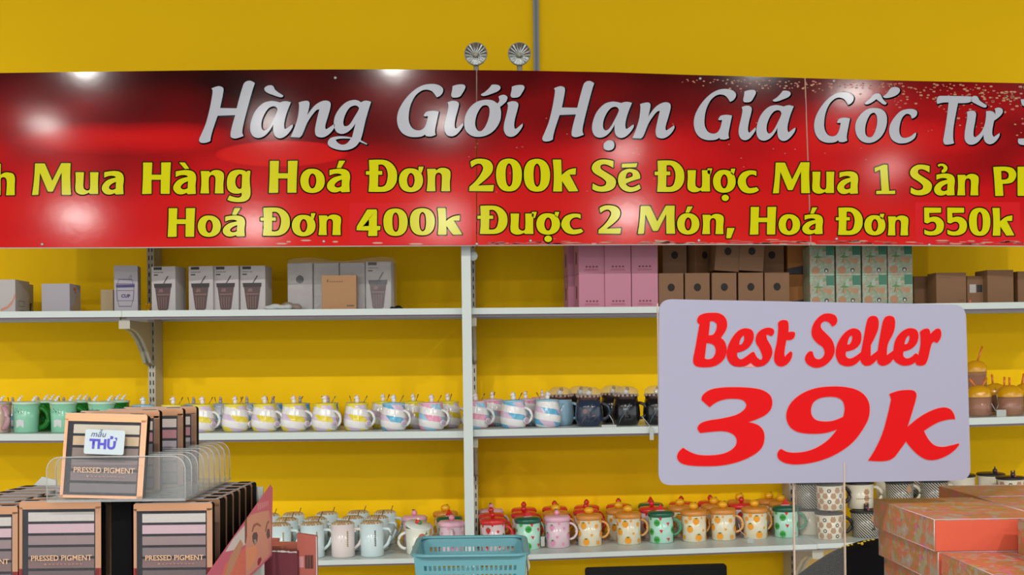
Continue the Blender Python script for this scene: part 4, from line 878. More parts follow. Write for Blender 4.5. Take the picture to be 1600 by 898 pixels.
def make_latte(name, bodym, inkm, hang=0.0):
    r = empty(name, (0, 0, 0)); r['category'] = 'mug'; R = 0.0345; H = 0.096; b = MB()
    b.lathe([(0, 0), (R - 0.003, 0), (R, 0.003), (R, H), (R - 0.003, H), (R - 0.003, H - 0.004)], 32); b.obj('mug_body', bodym, r)
    b = MB(); b.lathe([(R - 0.0035, H - 0.003), (R - 0.004, H + 0.003), (R - 0.01, H + 0.006), (0, H + 0.007)], 28); b.obj('waffle_lid', M_waf, r)
    b = MB(); hp = [(R - 0.001, 0, 0.080), (R + 0.018, 0, 0.079), (R + 0.024, 0, 0.072), (R + 0.024, 0, 0.058), (R + 0.014, 0, 0.036), (R - 0.001, 0, 0.022)]
    c, s = math.cos(hang), math.sin(hang); b.tube([(x * c, x * s, z) for x, y, z in hp], 0.0048, 8); b.obj('handle', bodym, r)
    b = MB(); a = hang - 0.95
    for k in range(9): decal(b, R, a, 0.034 + 0.0052 * k, [(-0.0022, -0.0019), (0.0022, -0.0019), (0.0022, 0.0019), (-0.0022, 0.0019)], 0)
    b.obj('side_lettering', inkm, r)
    b = MB(); b.tube([(0.016, 0.01, H + 0.005), (0.021, 0.012, H + 0.02)], 0.0014, 6); b.obj('spoon', mat('spoon_brown', (120, 86, 50), 0.4), r)
    return r
M_gold = mat('gold_ink', (186, 158, 92), 0.4)
la = Proto(make_latte('latte_mug', M_aqua, M_gold, -0.1)); lp = Proto(make_latte('latte_mug', M_pale, M_gold, -0.1)); lk = Proto(make_latte('latte_mug', M_aqua, mat('dark_gold_ink', (96, 88, 70), 0.4), -0.25))
put(la, 'low', 437, 3.37, 'pale blue mug with a waffle lid beside the pink display card', 'waffle-lid mugs, front row'); put(la, 'low', 489, 3.37, 'pale blue waffle-lid mug left of the pinkish white one', 'waffle-lid mugs, front row')
put(lp, 'low', 536.5, 3.37, 'pinkish white waffle-lid mug in the front row', 'waffle-lid mugs, front row'); put(lk, 'low', 582, 3.37, 'pale blue waffle-lid mug with dark lettering, right end of the front row', 'waffle-lid mugs, front row')
for k, (px, D) in enumerate(((449, 3.48), (494, 3.48), (552, 3.485), (590, 3.48))): put(la, 'low', px, D, 'pale blue waffle-lid mug in the middle row, %s from the left' % ORD[k], 'waffle-lid mugs, middle row', 0.1)
for k, (px, D) in enumerate(((421, 3.59), (459.5, 3.60), (512, 3.60), (561, 3.61), (603, 3.60))): put(la, 'low', px, D, 'pale blue waffle-lid mug in the back row, %s from the left' % ORD[k], 'waffle-lid mugs, back row', -0.3)

M_fo = mat('fruit_ink_orange', (240, 160, 36), 0.3); M_fg = mat('leaf_ink', (96, 150, 50), 0.3); M_fr = mat('fruit_ink_red', (214, 40, 40), 0.3); M_fp = mat('fruit_ink_pink', (222, 140, 176), 0.3); M_fgr = mat('fruit_ink_melon', (70, 176, 76), 0.3); M_fdg = mat('melon_stripe', (24, 110, 50), 0.3)
BOD = {'orange': mat('cream_glaze', (226, 218, 190), 0.2, coat=0.3), 'red': mat('rose_glaze', (228, 206, 208), 0.2, coat=0.3), 'pink': mat('blush_glaze', (220, 194, 204), 0.2, coat=0.3), 'green': mat('mint2_glaze', (178, 224, 206), 0.2, coat=0.3)}
LID = {'orange': mat('lid_orange', (214, 140, 62), 0.25, coat=0.2), 'red': mat('lid_red', (222, 52, 50), 0.25, coat=0.2), 'pink': mat('lid_rose', (228, 176, 194), 0.25, coat=0.2), 'green': mat('lid_green', (26, 92, 70), 0.25, coat=0.2)}
HND = {'orange': mat('handle_orange', (226, 168, 96), 0.2), 'red': LID['red'], 'pink': mat('handle_blush', (226, 206, 210), 0.2), 'green': mat('handle_green', (70, 150, 110), 0.2)}
def drop(a, n=10): return [(a * math.cos(t) * (1 - 0.25 * math.sin(t) * (-1)), a * 1.1 * math.sin(t)) for t in [6.2832 * k / n for k in range(n)]]
def knob(b, kind, z):
    if kind == 'orange': b.ball((0, 0, z + 0.0105), 0.0135, 0, 14, (1.1, 1.0, 0.84)); b.ball((0.006, -0.002, z + 0.021), 0.003, 1, 6, (1.5, 1, 0.5))
    elif kind == 'red': b.lathe([(0, z), (0.004, z + 0.001), (0.0085, z + 0.008), (0.0085, z + 0.013), (0.004, z + 0.018), (0, z + 0.0185)], 14); b.ball((0, 0, z + 0.0185), 0.004, 1, 6, (1.3, 1.2, 0.4))
    elif kind == 'pink': b.lathe([(0, z), (0.005, z + 0.001), (0.0092, z + 0.007), (0.0085, z + 0.012), (0.004, z + 0.017), (0, z + 0.018)], 14); b.ball((-0.002, 0, z + 0.018), 0.0045, 1, 6, (1.2, 1, 0.5))
    else:
        b.prism([(-0.012, z + 0.003), (0.012, z + 0.003), (0.0, z + 0.021)], -0.0035, 0.0035, 0); b.prism([(-0.0125, z), (0.0125, z), (0.012, z + 0.003), (-0.012, z + 0.003)], -0.0037, 0.0037, 2)
KN = {'orange': mat('knob_orange', (236, 170, 24), 0.25, coat=0.3), 'red': mat('knob_red', (212, 36, 34), 0.25, coat=0.3), 'pink': mat('knob_pink', (232, 150, 170), 0.25, coat=0.3), 'green': mat('knob_melon', (218, 40, 38), 0.3)}
M_leaf = mat('knob_leaf', (60, 110, 50), 0.4)
def make_fruit(kind, hang=-0.15, kn=None):
    r = empty('fruit_mug', (0, 0, 0)); r['category'] = 'mug'; R = 0.0365; H = 0.083; b = MB()
    b.lathe([(0, 0), (R - 0.003, 0), (R - 0.001, 0.002), (R, H), (R - 0.003, H), (R - 0.003, H - 0.004)], 32); b.obj('mug_body', BOD[kind], r)
    b = MB(); b.lathe([(R + 0.001, H - 0.006), (R + 0.003, H - 0.004), (R + 0.0036, H + 0.004), (R - 0.001, H + 0.009), (R * 0.5, H + 0.0105), (0, H + 0.011)], 30); lid = b.obj('lid', LID[kind], r)
    b = MB(); knob(b, kn or kind, H + 0.0095); b.obj('knob', [KN[kn or kind], M_leaf, mat('rind_white', (226, 222, 214), 0.4)], lid)
    b = MB(); b.tube(handle_pts(R - 0.001, 0.022, 0.070, 0.022, 12, hang), 0.0046, 8, sc=(1.2, 0.8)); b.obj('handle', HND[kind], r)
    b = MB(); rng = random.Random(hash(kind) % 1000 if False else {'orange': 5, 'red': 8, 'pink': 11, 'green': 4}[kind])
    for row, z in enumerate((0.013, 0.036, 0.059, 0.074)):
        for k in range(6):
            a = 6.2832 * (k + 0.5 * (row % 2)) / 6 + rng.uniform(-0.15, 0.15); big = (k + row) % 2 == 0 and row < 3; zz = z + rng.uniform(-0.003, 0.003)
            if kind == 'green':
                if big:
                    decal(b, R, a, zz, disc(0.0098, 0.0105, 14), 0)
                    for s in (-1, 0, 1): decal(b, R, a + s * 0.13, zz, [(-0.001, -0.008 + abs(s) * 0.003), (0.0015, 0), (0.0004, 0.008 - abs(s) * 0.003), (-0.0016, 0)], 1, 0.0008)
                elif k % 3 == 0: decal(b, R, a, zz, disc(0.0055), 0)
                else: decal(b, R, a, zz, [(-0.0058, 0.0045), (0.0058, 0.0035), (0.0005, -0.006)], 2)
            elif kind == 'orange':
                s = 0.0098 if big else (0.0062 if k % 2 else 0.0035); decal(b, R, a, zz, disc(s, s * 1.05, 14), 0)
                if big: decal(b, R, a, zz + s * 0.9, [(-0.006, 0), (0, -0.002), (0.006, 0.001), (0.0, 0.003)], 1, 0.0008)
            else:
                s = 0.0082 if big else 0.0042; decal(b, R, a, zz, [(0, -s * 1.25), (s * 0.8, -s * 0.2), (s, s * 0.6), (s * 0.5, s), (-s * 0.5, s), (-s, s * 0.6), (-s * 0.8, -s * 0.2)], 0)
                if big: decal(b, R, a, zz + s, [(-0.005, 0), (0, -0.002), (0.005, 0), (0.001, 0.003), (-0.001, 0.003)], 1, 0.0008)
    mm = {'orange': [M_fo, M_fg], 'green': [M_fgr, M_fdg, M_fr], 'red': [M_fr, M_fg], 'pink': [M_fp, M_fg]}[kind]
    b.obj('fruit_print', mm, r)
    return r
FM = {k: Proto(make_fruit(k)) for k in ('orange', 'red', 'pink', 'green')}
CN = {'orange': 'orange-print mug with an orange lid', 'red': 'strawberry mug with a red lid', 'pink': 'pink strawberry mug with a pink lid', 'green': 'watermelon mug with a dark green lid'}
fr = [('red', 771.5, 3.42, 'nearest the white post', 0), ('green', 826, 3.42, 'just right of the basket', 0.4), ('pink', 872, 3.43, 'between the watermelon and orange mugs', 0), ('orange', 922, 3.44, 'right of the pink mug', 0), ('orange', 983, 3.445, 'left of the second watermelon mug', 0.2),
      ('green', 1034, 3.45, 'between two orange mugs', -0.1), ('orange', 1085, 3.455, 'right of the second watermelon mug', 0.6), ('orange', 1131, 3.46, 'below the middle of the price sign', -0.1), ('orange', 1180.5, 3.465, 'left of the last watermelon mug', 0.5), ('green', 1229, 3.47, 'beside the right slotted upright', -0.1)]
for kd_, px, D, t, rz in fr: put(FM[kd_], 'low', px, D, 'front row %s, %s' % (CN[kd_], t), 'fruit mugs, front row', rz)
md = [('red', 769, 3.53, 'behind the nearest red one', 0.2), ('red', 820, 3.53, 'behind the first watermelon mug', 0), ('orange', 870, 3.53, 'behind the pink mug', 0), ('red', 917, 3.545, 'behind the first orange mug', 0), ('orange', 968, 3.54, 'behind the second orange mug', 0.5),
      ('red', 1020, 3.55, 'behind the second watermelon mug', 0.2), ('orange', 1064, 3.555, 'behind the third orange mug', 0.2), ('orange', 1117, 3.56, 'behind the fourth orange mug', 0.3), ('red', 1160, 3.565, 'behind the fifth orange mug', 0), ('orange', 1222, 3.57, 'behind the last watermelon mug', 0)]
for kd_, px, D, t, rz in md: put(FM[kd_], 'low', px, D, 'middle row %s, %s' % (CN[kd_], t), 'fruit mugs, middle row', rz + 0.1)
bk = [('pink', 769, 3.635, 'at the left end by the post'), ('red', 820, 3.635, 'second from the left'), ('red', 868, 3.635, 'third from the left'), ('red', 918, 3.64, 'fourth from the left'), ('red', 968, 3.64, 'fifth from the left'), ('green', 1018, 3.64, 'the only green one'), ('red', 1066, 3.64, 'right of the green one'), ('red', 1111, 3.64, 'second right of the green one'), ('orange', 1157, 3.64, 'second from the right'), ('orange', 1203, 3.64, 'rightmost by the upright')]
for kd_, px, D, t in bk: put(FM[kd_], 'low', px, D, 'back row %s, %s' % (CN[kd_], t), 'fruit mugs, back row', 0.5)
# left-bay lidded mugs
put(FM['pink'], 'low', 648.5, 3.53, 'pink lidded mug behind the tilted white lid', 'fruit mugs in the left bay', 0); put(FM['pink'], 'low', 706.5, 3.40, 'pink lidded mug just left of the white post', 'fruit mugs in the left bay', -1.4)
put(FM['green'], 'low', 703, 3.50, 'green-lidded watermelon mug left of the white post, in the second row', 'fruit mugs in the left bay', 0.6); put(FM['orange'], 'low', 697, 3.62, 'orange-lidded mug at the back left of the white post', 'fruit mugs in the left bay', 0)
r = empty('peach_mug', (0, 0, 0)); r['category'] = 'mug'; R = 0.037; H = 0.076; b = MB()
b.lathe([(0, 0), (R - 0.006, 0), (R - 0.004, 0.003), (R, H), (R - 0.003, H), (R - 0.004, H - 0.006)], 30); b.obj('mug_body', mat('ivory_glaze', (222, 224, 208), 0.2, coat=0.3), r)
TL = Matrix.Translation((0.002, 0, H + 0.007)) @ Matrix.Rotation(math.radians(11), 4, 'Y') @ Matrix.Rotation(math.radians(14), 4, 'X')
b = MB(); b.lathe([(0, -0.003), (R, -0.003), (R + 0.003, 0), (R, 0.003), (0, 0.005)], 30, M=TL); lid = b.obj('lid', mat('lid_offwhite', (222, 230, 220), 0.25), r)
b = MB(); b.lathe([(0, 0), (0.007, 0.002), (0.008, 0.009), (0.004, 0.014), (0, 0.015)], 14, 0, M=TL @ Matrix.Translation((-0.003, 0, 0.004))); b.ball((0.003, -0.002, 0.009), 0.0065, 1, 10, M=TL); b.ball((-0.003, 0, 0.019), 0.0045, 2, 8, M=TL); b.obj('knob', [KN['red'], mat('knob_green', (40, 130, 70), 0.3), mat('knob_white', (222, 226, 216), 0.3)], lid)
b = MB(); b.tube(handle_pts(R - 0.002, 0.016, 0.062, 0.022, 12, math.pi + 0.2), 0.0046, 8); b.obj('handle', mat('handle_white', (220, 222, 214), 0.2), r)
b = MB(); rz_ = lambda z: 0.033 + 0.004 * z / H
decal(b, rz_, -1.15, 0.05, disc(0.012, 0.013), 0); decal(b, rz_, -0.75, 0.058, [(-0.008, -0.004), (0.006, 0.002), (0.0, 0.01)], 1, 0.0007); decal(b, rz_, -1.7, 0.022, disc(0.011, 0.008), 1); decal(b, rz_, -0.9, 0.03, disc(0.009, 0.008), 2)
b.obj('peach_print', [mat('peach_ink', (226, 130, 110), 0.3), mat('leaf_ink2', (120, 176, 110), 0.3), mat('peach_ink2', (230, 186, 120), 0.3)], r)
p, ry = spot('low', 653, 3.39); r.location = p; tag(r, 'ivory peach-print mug with a tilted white lid behind the basket', 'mug')
tagthing('hang_tag', [(1154, 818), (1157, 830), (1166, 838), (1172, 842)], (1168, 841, 1178, 848), 3.37, 'clear tag on a white string below the fourth orange mug')
tagthing('hang_tag', [(846, 815), (850, 826), (848, 838)], (845, 838, 851, 853), 3.40, 'silver tag beside the first watermelon mug')
# bear mugs, right bay (stacked two high)
def stripe_mat():
    m = bpy.data.materials.new('diagonal_stripes'); m.use_nodes = True; nt = m.node_tree; N = nt.nodes; L = nt.links; b = N['Principled BSDF']; b.inputs['Roughness'].default_value = 0.25
    tc = N.new('ShaderNodeTexCoord'); s = N.new('ShaderNodeSeparateXYZ'); L.new(tc.outputs['Object'], s.inputs[0])
    def mt(op, a, c=0.0):
        n = N.new('ShaderNodeMath'); n.operation = op
        for i, v in enumerate((a, c)):
            if isinstance(v, (int, float)): n.inputs[i].default_value = v
            else: L.new(v, n.inputs[i])
        return n.outputs[0]
    t = mt('FRACT', mt('ADD', mt('ADD', mt('MULTIPLY', mt('ARCTAN2', s.outputs[1], s.outputs[0]), 28 / 6.28318), mt('MULTIPLY', s.outputs[2], 120.0)), 20))
    mx = N.new('ShaderNodeMix'); mx.data_type = 'RGBA'; L.new(mt('GREATER_THAN', t, 0.52), mx.inputs[0]); mx.inputs[6].default_value = rgb(220, 214, 196); mx.inputs[7].default_value = rgb(44, 42, 42)
    L.new(mx.outputs[2], b.inputs['Base Color']); return m
M_st = stripe_mat(); M_crm = mat('bear_cream', (220, 212, 190), 0.25, coat=0.2); M_tan = mat('bear_tan', (206, 160, 116), 0.4); M_blid = mat('charcoal_lid', (46, 46, 46), 0.35)
def make_bear(style, hm, hang=-0.1, knobbed=True):
    r = empty('bear_mug', (0, 0, 0)); r['category'] = 'mug'; R = 0.0395; H = 0.073; b = MB()
    b.lathe([(0, 0), (R * 0.9, 0), (R * 0.94, 0.002), (R, H), (R - 0.003, H), (R - 0.004, H - 0.004)], 30); b.obj('mug_body', M_st if style == 'stripe' else M_crm, r)
    b = MB(); b.lathe([(R + 0.001, H - 0.001), (R + 0.003, H + 0.002), (R, H + 0.005), (0, H + 0.0065)], 28); lid = b.obj('lid', M_blid, r)
    if knobbed:
        b = MB(); b.ball((0, -0.012, H + 0.012), 0.0075, 0, 10); b.ball((-0.005, -0.012, H + 0.021), 0.0035, 0, 6, (0.8, 0.7, 1.4)); b.ball((0.005, -0.012, H + 0.021), 0.0035, 0, 6, (0.8, 0.7, 1.4)); b.ball((0.002, -0.019, H + 0.008), 0.003, 1, 6); b.obj('knob', [mat('knob_dark', (62, 46, 52), 0.4), mat('knob_rose', (196, 70, 104), 0.3)], lid)
    b = MB(); b.tube(handle_pts(R * 0.97, 0.016, 0.062, 0.026, 7, hang), 0.0055, 6); b.obj('handle', hm, r)
    b = MB(); rr = lambda z: R * (0.94 + 0.06 * z / H)
    def bear(a, z, s, mi=0):
        decal(b, rr, a, z, disc(s, s * 0.95), mi); decal(b, rr, a - 0.017 * s / 0.007 * 4, z + s * 0.85, disc(s * 0.35, n=6), mi); decal(b, rr, a + 0.017 * s / 0.007 * 4, z + s * 0.85, disc(s * 0.35, n=6), mi)
    if style == 'spots':
        for row, z in enumerate((0.010, 0.026, 0.042, 0.058)):
            for k in range(10):
                a = 6.2832 * (k + 0.5 * (row % 2)) / 10
                if (k + 2 * row) % 4 == 0:
                    for q in ring(disc(0.0046, n=8), 0.0014): decal(b, rr, a, z, q, 1)
                else: bear(a, z, 0.0084)
    elif style == 'column':
        for z in (0.012, 0.031, 0.05): bear(-1.35, z, 0.0085)
        for k in range(10): decal(b, rr, -2.1 + 0.13 * k, 0.031, [(-0.0012, -0.0012), (0.0012, -0.0012), (0.0012, 0.0012), (-0.0012, 0.0012)], 1)
    elif style == 'stripe':
        bear(-1.35, 0.055, 0.0105)
        for k in range(3): decal(b, rr, -1.5 + 0.11 * k, 0.026, [(-0.0015, -0.004), (0.0015, -0.004), (0.0015, 0.004), (-0.0015, 0.004)], 1)
    if b.v: b.obj('bear_print', [M_tan, mat('bear_black', (40, 38, 36), 0.4)], r)
    return r
H2 = 0.0795
bs = Proto(make_bear('spots', mat('handle_black', (30, 30, 30), 0.3))); bc_ = Proto(make_bear('column', mat('handle_cream', (214, 206, 184), 0.3))); bt = Proto(make_bear('stripe', mat('handle_cream', (214, 206, 184), 0.3))); bpn = Proto(make_bear('plain', M_crm))
bs2 = Proto(make_bear('spots', mat('handle_black', (30, 30, 30), 0.3), knobbed=False)); 
gB = 'bear mugs stacked on the bottom shelf'
put(bpn, 'low', 1267, 3.50, 'plain cream mug at the bottom of the stack beside the upright', gB); put(bt, 'low', 1266, 3.50, 'black striped mug on top of the plain cream one', gB, 0.3, dz=H2)
put(bs, 'low', 1297, 3.40, 'tan-spotted mug with a black handle, lower of two', gB); put(bs2, 'low', 1298, 3.40, 'tan-spotted mug stacked on another spotted mug', gB, 0.3, dz=H2 + 0.006)
put(bt, 'low', 1352, 3.41, 'black striped mug standing under the cream bear mug', gB, 0.2); put(bc_, 'low', 1345, 3.44, 'cream mug with a column of three tan bears', gB, 0.0, dz=H2 + 0.001)
put(bpn, 'low', 1390, 3.56, 'cream lidded mug at the back, right of the column-of-bears mug', gB, dz=H2 - 0.004)
put(bpn, 'low', 1390, 3.561, 'lower cream mug at the back behind the orange boxes', gB)
for k, (px, D, pr, nm) in enumerate(((1407, 3.43, bt, 'striped mug behind the left orange floral boxes'), (1461, 3.43, bt, 'striped mug with a cream handle left of the black bag'), (1436, 3.56, bt, 'striped mug at the back between the two front striped ones'), (1581, 3.42, bs, 'tan-spotted mug at the right edge'), (1549, 3.54, bpn, 'cream mug with a black knobbed lid near the right edge'), (1503, 3.54, bpn, 'cream mug half hidden behind the black bag'))):
    put(bs if pr is bs else bpn, 'low', px, D, 'lower mug under the ' + nm, gB); put(pr, 'low', px, D, nm, gB, 0.2 if D < 3.5 else 1.2, dz=H2)
blobmesh('black_bag', [(-0.03, 0, 0.10, 0.02, 1.2, 1, 0.9), (0, 0, 0.108, 0.02, 1.5, 1, 0.8), (0.025, 0, 0.098, 0.018, 1.4, 1, 0.9), (0, 0, 0.05, 0.035, 1.4, 1, 1.4), (-0.01, 0, 0.119, 0.007, 1.5, 1, 0.8), (0.0, 0, 0.02, 0.03, 1.3, 1, 0.7)], mat('black_film', (24, 22, 26), 0.25, bump=0.8, nscale=60), 'crumpled black plastic bag between the bear mugs', 'bag', 'low', 1520, 3.41)

# ================================================================ foreground supports
def table(x0, x1, y0, y1, z, label, m, name='display_table'):
    r = empty(name, ((x0 + x1) / 2, (y0 + y1) / 2, 0), label, 'table'); w = (x1 - x0) / 2; d = (y1 - y0) / 2
    b = MB(); b.box(-w, w, -d, d, z - 0.025, z); b.obj('table_top', m, r)
    for sx in (-1, 1):
        for sy in (-1, 1):
            b = MB(); cx, cy = sx * (w - 0.03), sy * (d - 0.03); b.box(cx - 0.018, cx + 0.018, cy - 0.018, cy + 0.018, 0, z - 0.025); b.obj('leg', m, r)
    return r
M_tb = mat('table_white', (210, 210, 206), 0.5)
ZL = 1.04; table(-1.0, -0.32, 1.42, 2.12, ZL, 'white table under the makeup palettes, below the picture', M_tb)
ZC = 0.82; table(-0.35, 0.62, 2.12, 2.75, ZC, 'white table under the teal basket, below the picture', M_tb)
ZR = 1.068; table(0.40, 1.15, 1.12, 1.98, ZR, 'white table under the orange floral boxes and sign, below the picture', M_tb)

# ---------------------------------------------------------------- price sign
sy0 = 1.60; sx0 = P(1031, 600, 1.60).x; sm_ = 0.115
def sp(px, py, off=0.0):
    v = on_plane(px, py, sy0 - off, sm_, sx0); return v
so = sp(1278, 752); sign = empty('price_sign', (so.x, so.y, ZR), 'white rounded price sign reading Best Seller 39k in red', 'sign')
def sl(px, py, off=0.0): return sp(px, py, off) - sign.location
def rounded(cs, r, n=6):
    out = []
    for i in range(4):
        p = cs[i]; a = cs[i - 1]; c = cs[(i + 1) % 4]
        da = (a[0] - p[0], a[1] - p[1]); dc = (c[0] - p[0], c[1] - p[1]); la = math.hypot(*da); lc = math.hypot(*dc)
        p0 = (p[0] + da[0] / la * r, p[1] + da[1] / la * r); p2 = (p[0] + dc[0] / lc * r, p[1] + dc[1] / lc * r)
        for k in range(n + 1):
            t = k / n; s = 0.586 * 0.5; out.append(((1-t)**2 * p0[0] + 2*t*(1-t) * p[0] + t*t * p2[0], (1-t)**2 * p0[1] + 2*t*(1-t) * p[1] + t*t * p2[1]))
    return out
pts = rounded([(1030, 467), (1509, 476), (1517, 750), (1029, 758)], 20)
b = MB(); n = len(pts); f = [sl(x, y) for x, y in pts]; bk_ = [v + Vector((0, 0.004, 0)) for v in f]
b.add(f + bk_, [tuple(range(n)), tuple(range(2 * n - 1, n - 1, -1))] + [(i, i + n, (i + 1) % n + n, (i + 1) % n) for i in range(n)])
b.obj('sign_board', mat('sign_white', (170, 170, 192), 0.45, spec=0.15), sign)
def crop(gs, ox, oy, s): return [[(ox + x / s, oy + y / s) for x, y in c] for c in gs]
BS = [crop(glyph("155,165* 175,110 240,78 340,68 430,75 500,120 528,190 520,270 450,380* 500,430 525,520 510,610 460,680 380,730 280,748 160,740 115,710 105,650 130,520 165,320 185,210* 160,190", "315,175* 360,175 398,210 395,270 360,335 298,350*", "270,448* 330,455 375,490 385,560 350,630 290,650 248,638*"), 1070, 480, 8),
 crop(glyph("770,262 840,285 862,340 855,410 810,490 740,540 655,565* 660,620 700,650 760,620 850,555 870,565 900,620 945,655 968,640 965,590 930,510 890,440 890,370 930,300 1010,258 1080,258 1115,285 1110,335 1080,358 1050,345 1020,340* 1030,400 1080,490 1095,570 1060,660 1000,720 920,742 870,730 825,690* 760,730 670,742 590,720 535,650 525,560 560,440 630,330 700,275", "735,352 700,390 678,465* 710,460 740,410 742,365"), 1070, 480, 8),
 crop(glyph("1165,200* 1190,170 1250,158 1290,180 1295,310* 1360,305 1378,325 1365,380 1330,405 1270,408* 1245,560 1250,620* 1320,552 1342,565 1335,630 1290,700 1220,738 1160,725 1120,670 1120,580 1150,440 1168,270"), 1070, 480, 8),
 crop(glyph("350,208* 390,185 405,140 385,90 320,66 240,80 165,150 128,240 135,320 190,390 245,430 268,490 245,545 200,565 160,545 138,482* 105,478 65,520 55,570 85,620 160,655 240,645 320,590 370,510 375,430 345,350 280,280 230,225 230,180 265,152 310,160"), 1250, 480, 6.957),
 crop(glyph("590,228 650,255 668,310 655,390 600,450 500,480* 500,530 530,555 580,545 665,485* 690,350 735,130 775,95 830,100 855,150 845,250 770,410* 768,530* 845,470* 900,160 930,105 980,92 1025,115 1033,200 1010,290 955,400 945,520* 1015,470* 1040,350 1100,270 1180,228 1260,240 1288,300 1270,390 1210,450 1125,480* 1125,530 1160,555 1210,540 1260,500 1285,520* 1310,400 1305,265* 1350,235 1400,235 1418,290* 1480,235 1520,235 1537,290 1520,350 1490,385 1460,370* 1430,400 1390,560 1360,620 1310,633 1265,622* 1255,595* 1200,625 1120,632 1050,600 1015,560* 970,610 900,635 850,610 838,565* 780,620 720,635 675,610 655,570* 590,625 510,640 430,610 390,520 400,420 450,320 520,250", "550,310 530,340 513,405* 545,395 568,340 565,310", "1178,308 1150,345 1135,400* 1165,395 1190,345 1190,312"), 1250, 480, 6.957)]
N39 = [crop(glyph("378,262* 295,190* 310,140 380,90 480,68 620,62 780,68 900,90 980,140 1005,210 985,290 920,350 765,412* 860,440 915,500 925,590 890,680 800,750 660,810 500,845 330,852 180,845 90,820 52,770 65,715 112,668* 180,710 260,738 370,745 480,735 570,705 635,650 648,590 620,540 560,510 480,502 285,520* 255,475 280,430 350,400 500,375 640,340 720,290 745,240 715,195 640,178 540,182 450,210"), 1050, 595, 6.41),
 crop(glyph("660,485* 540,520 400,528 270,510 190,460 152,370 165,280 220,195 320,120 450,72 600,55 750,62 870,95 950,160 985,250 975,370 920,480 830,600 720,690 580,765 420,815 250,835 140,820 75,780 62,740 75,700 100,680* 160,710 240,718 350,705 460,665 570,590", "722,358* 735,270 715,200 660,165 570,158 480,175 420,220 398,290 410,350 450,390 520,405 620,398"), 1205, 595, 6.41),
 crop(glyph("255,130* 340,100 440,90 500,98 525,130 515,200 435,460* 560,360 680,295 790,265 860,280 900,330 912,382* 850,385 740,415 600,500* 650,590 710,645 790,660 870,645 950,625* 950,645 880,715 780,770 680,792 600,775 510,710 420,605* 360,690 300,765 240,795 150,803 42,795* 120,670 190,510 240,330 272,185*"), 1350, 595, 6.41)]
M_red = mat('sign_red', (222, 10, 14), 0.45, spec=0.12); M_halo = mat('sign_pink_edge', (236, 150, 150), 0.35)
for nm, gs in (('best_seller_lettering', BS), ('price_lettering', N39)):
    flat(nm + '_edge', gs, lambda x, y: sl(x, y, 0.0005), M_halo, sign, 0.7); flat(nm, gs, lambda x, y: sl(x, y, 0.0009), M_red, sign)
M_acr = mat('acrylic', (232, 236, 236), 0.06, alpha=0.045, spec=0.9); M_aed = mat('acrylic_edge', (226, 200, 180), 0.2, alpha=0.75)
zb = 0.0
a = sl(1240, 745, -0.008); c = sl(1316.5, 745, -0.008)
b = MB(); b.box(a.x, c.x, a.y, a.y + 0.003, 0.0, a.z + 0.03, 0)
for x in (a.x, c.x): b.box(x - 0.001, x + 0.001, a.y - 0.0006, a.y + 0.0036, 0.0, a.z + 0.02, 1)
b.obj('acrylic_stand', [M_acr, M_aed], sign)
b = MB(); b.box(a.x - 0.03, c.x + 0.03, a.y - 0.05, a.y + 0.05, 0.0, 0.003); b.obj('stand_foot', M_acr, sign)
b = MB(); q0 = sl(1027.5, 474, -0.004); q1 = sl(1027.5, 680, -0.004); b.box(q0.x - 0.0009, q0.x + 0.0009, q0.y, q0.y + 0.003, q1.z, q0.z); b.obj('sleeve_edge', M_aed, sign)

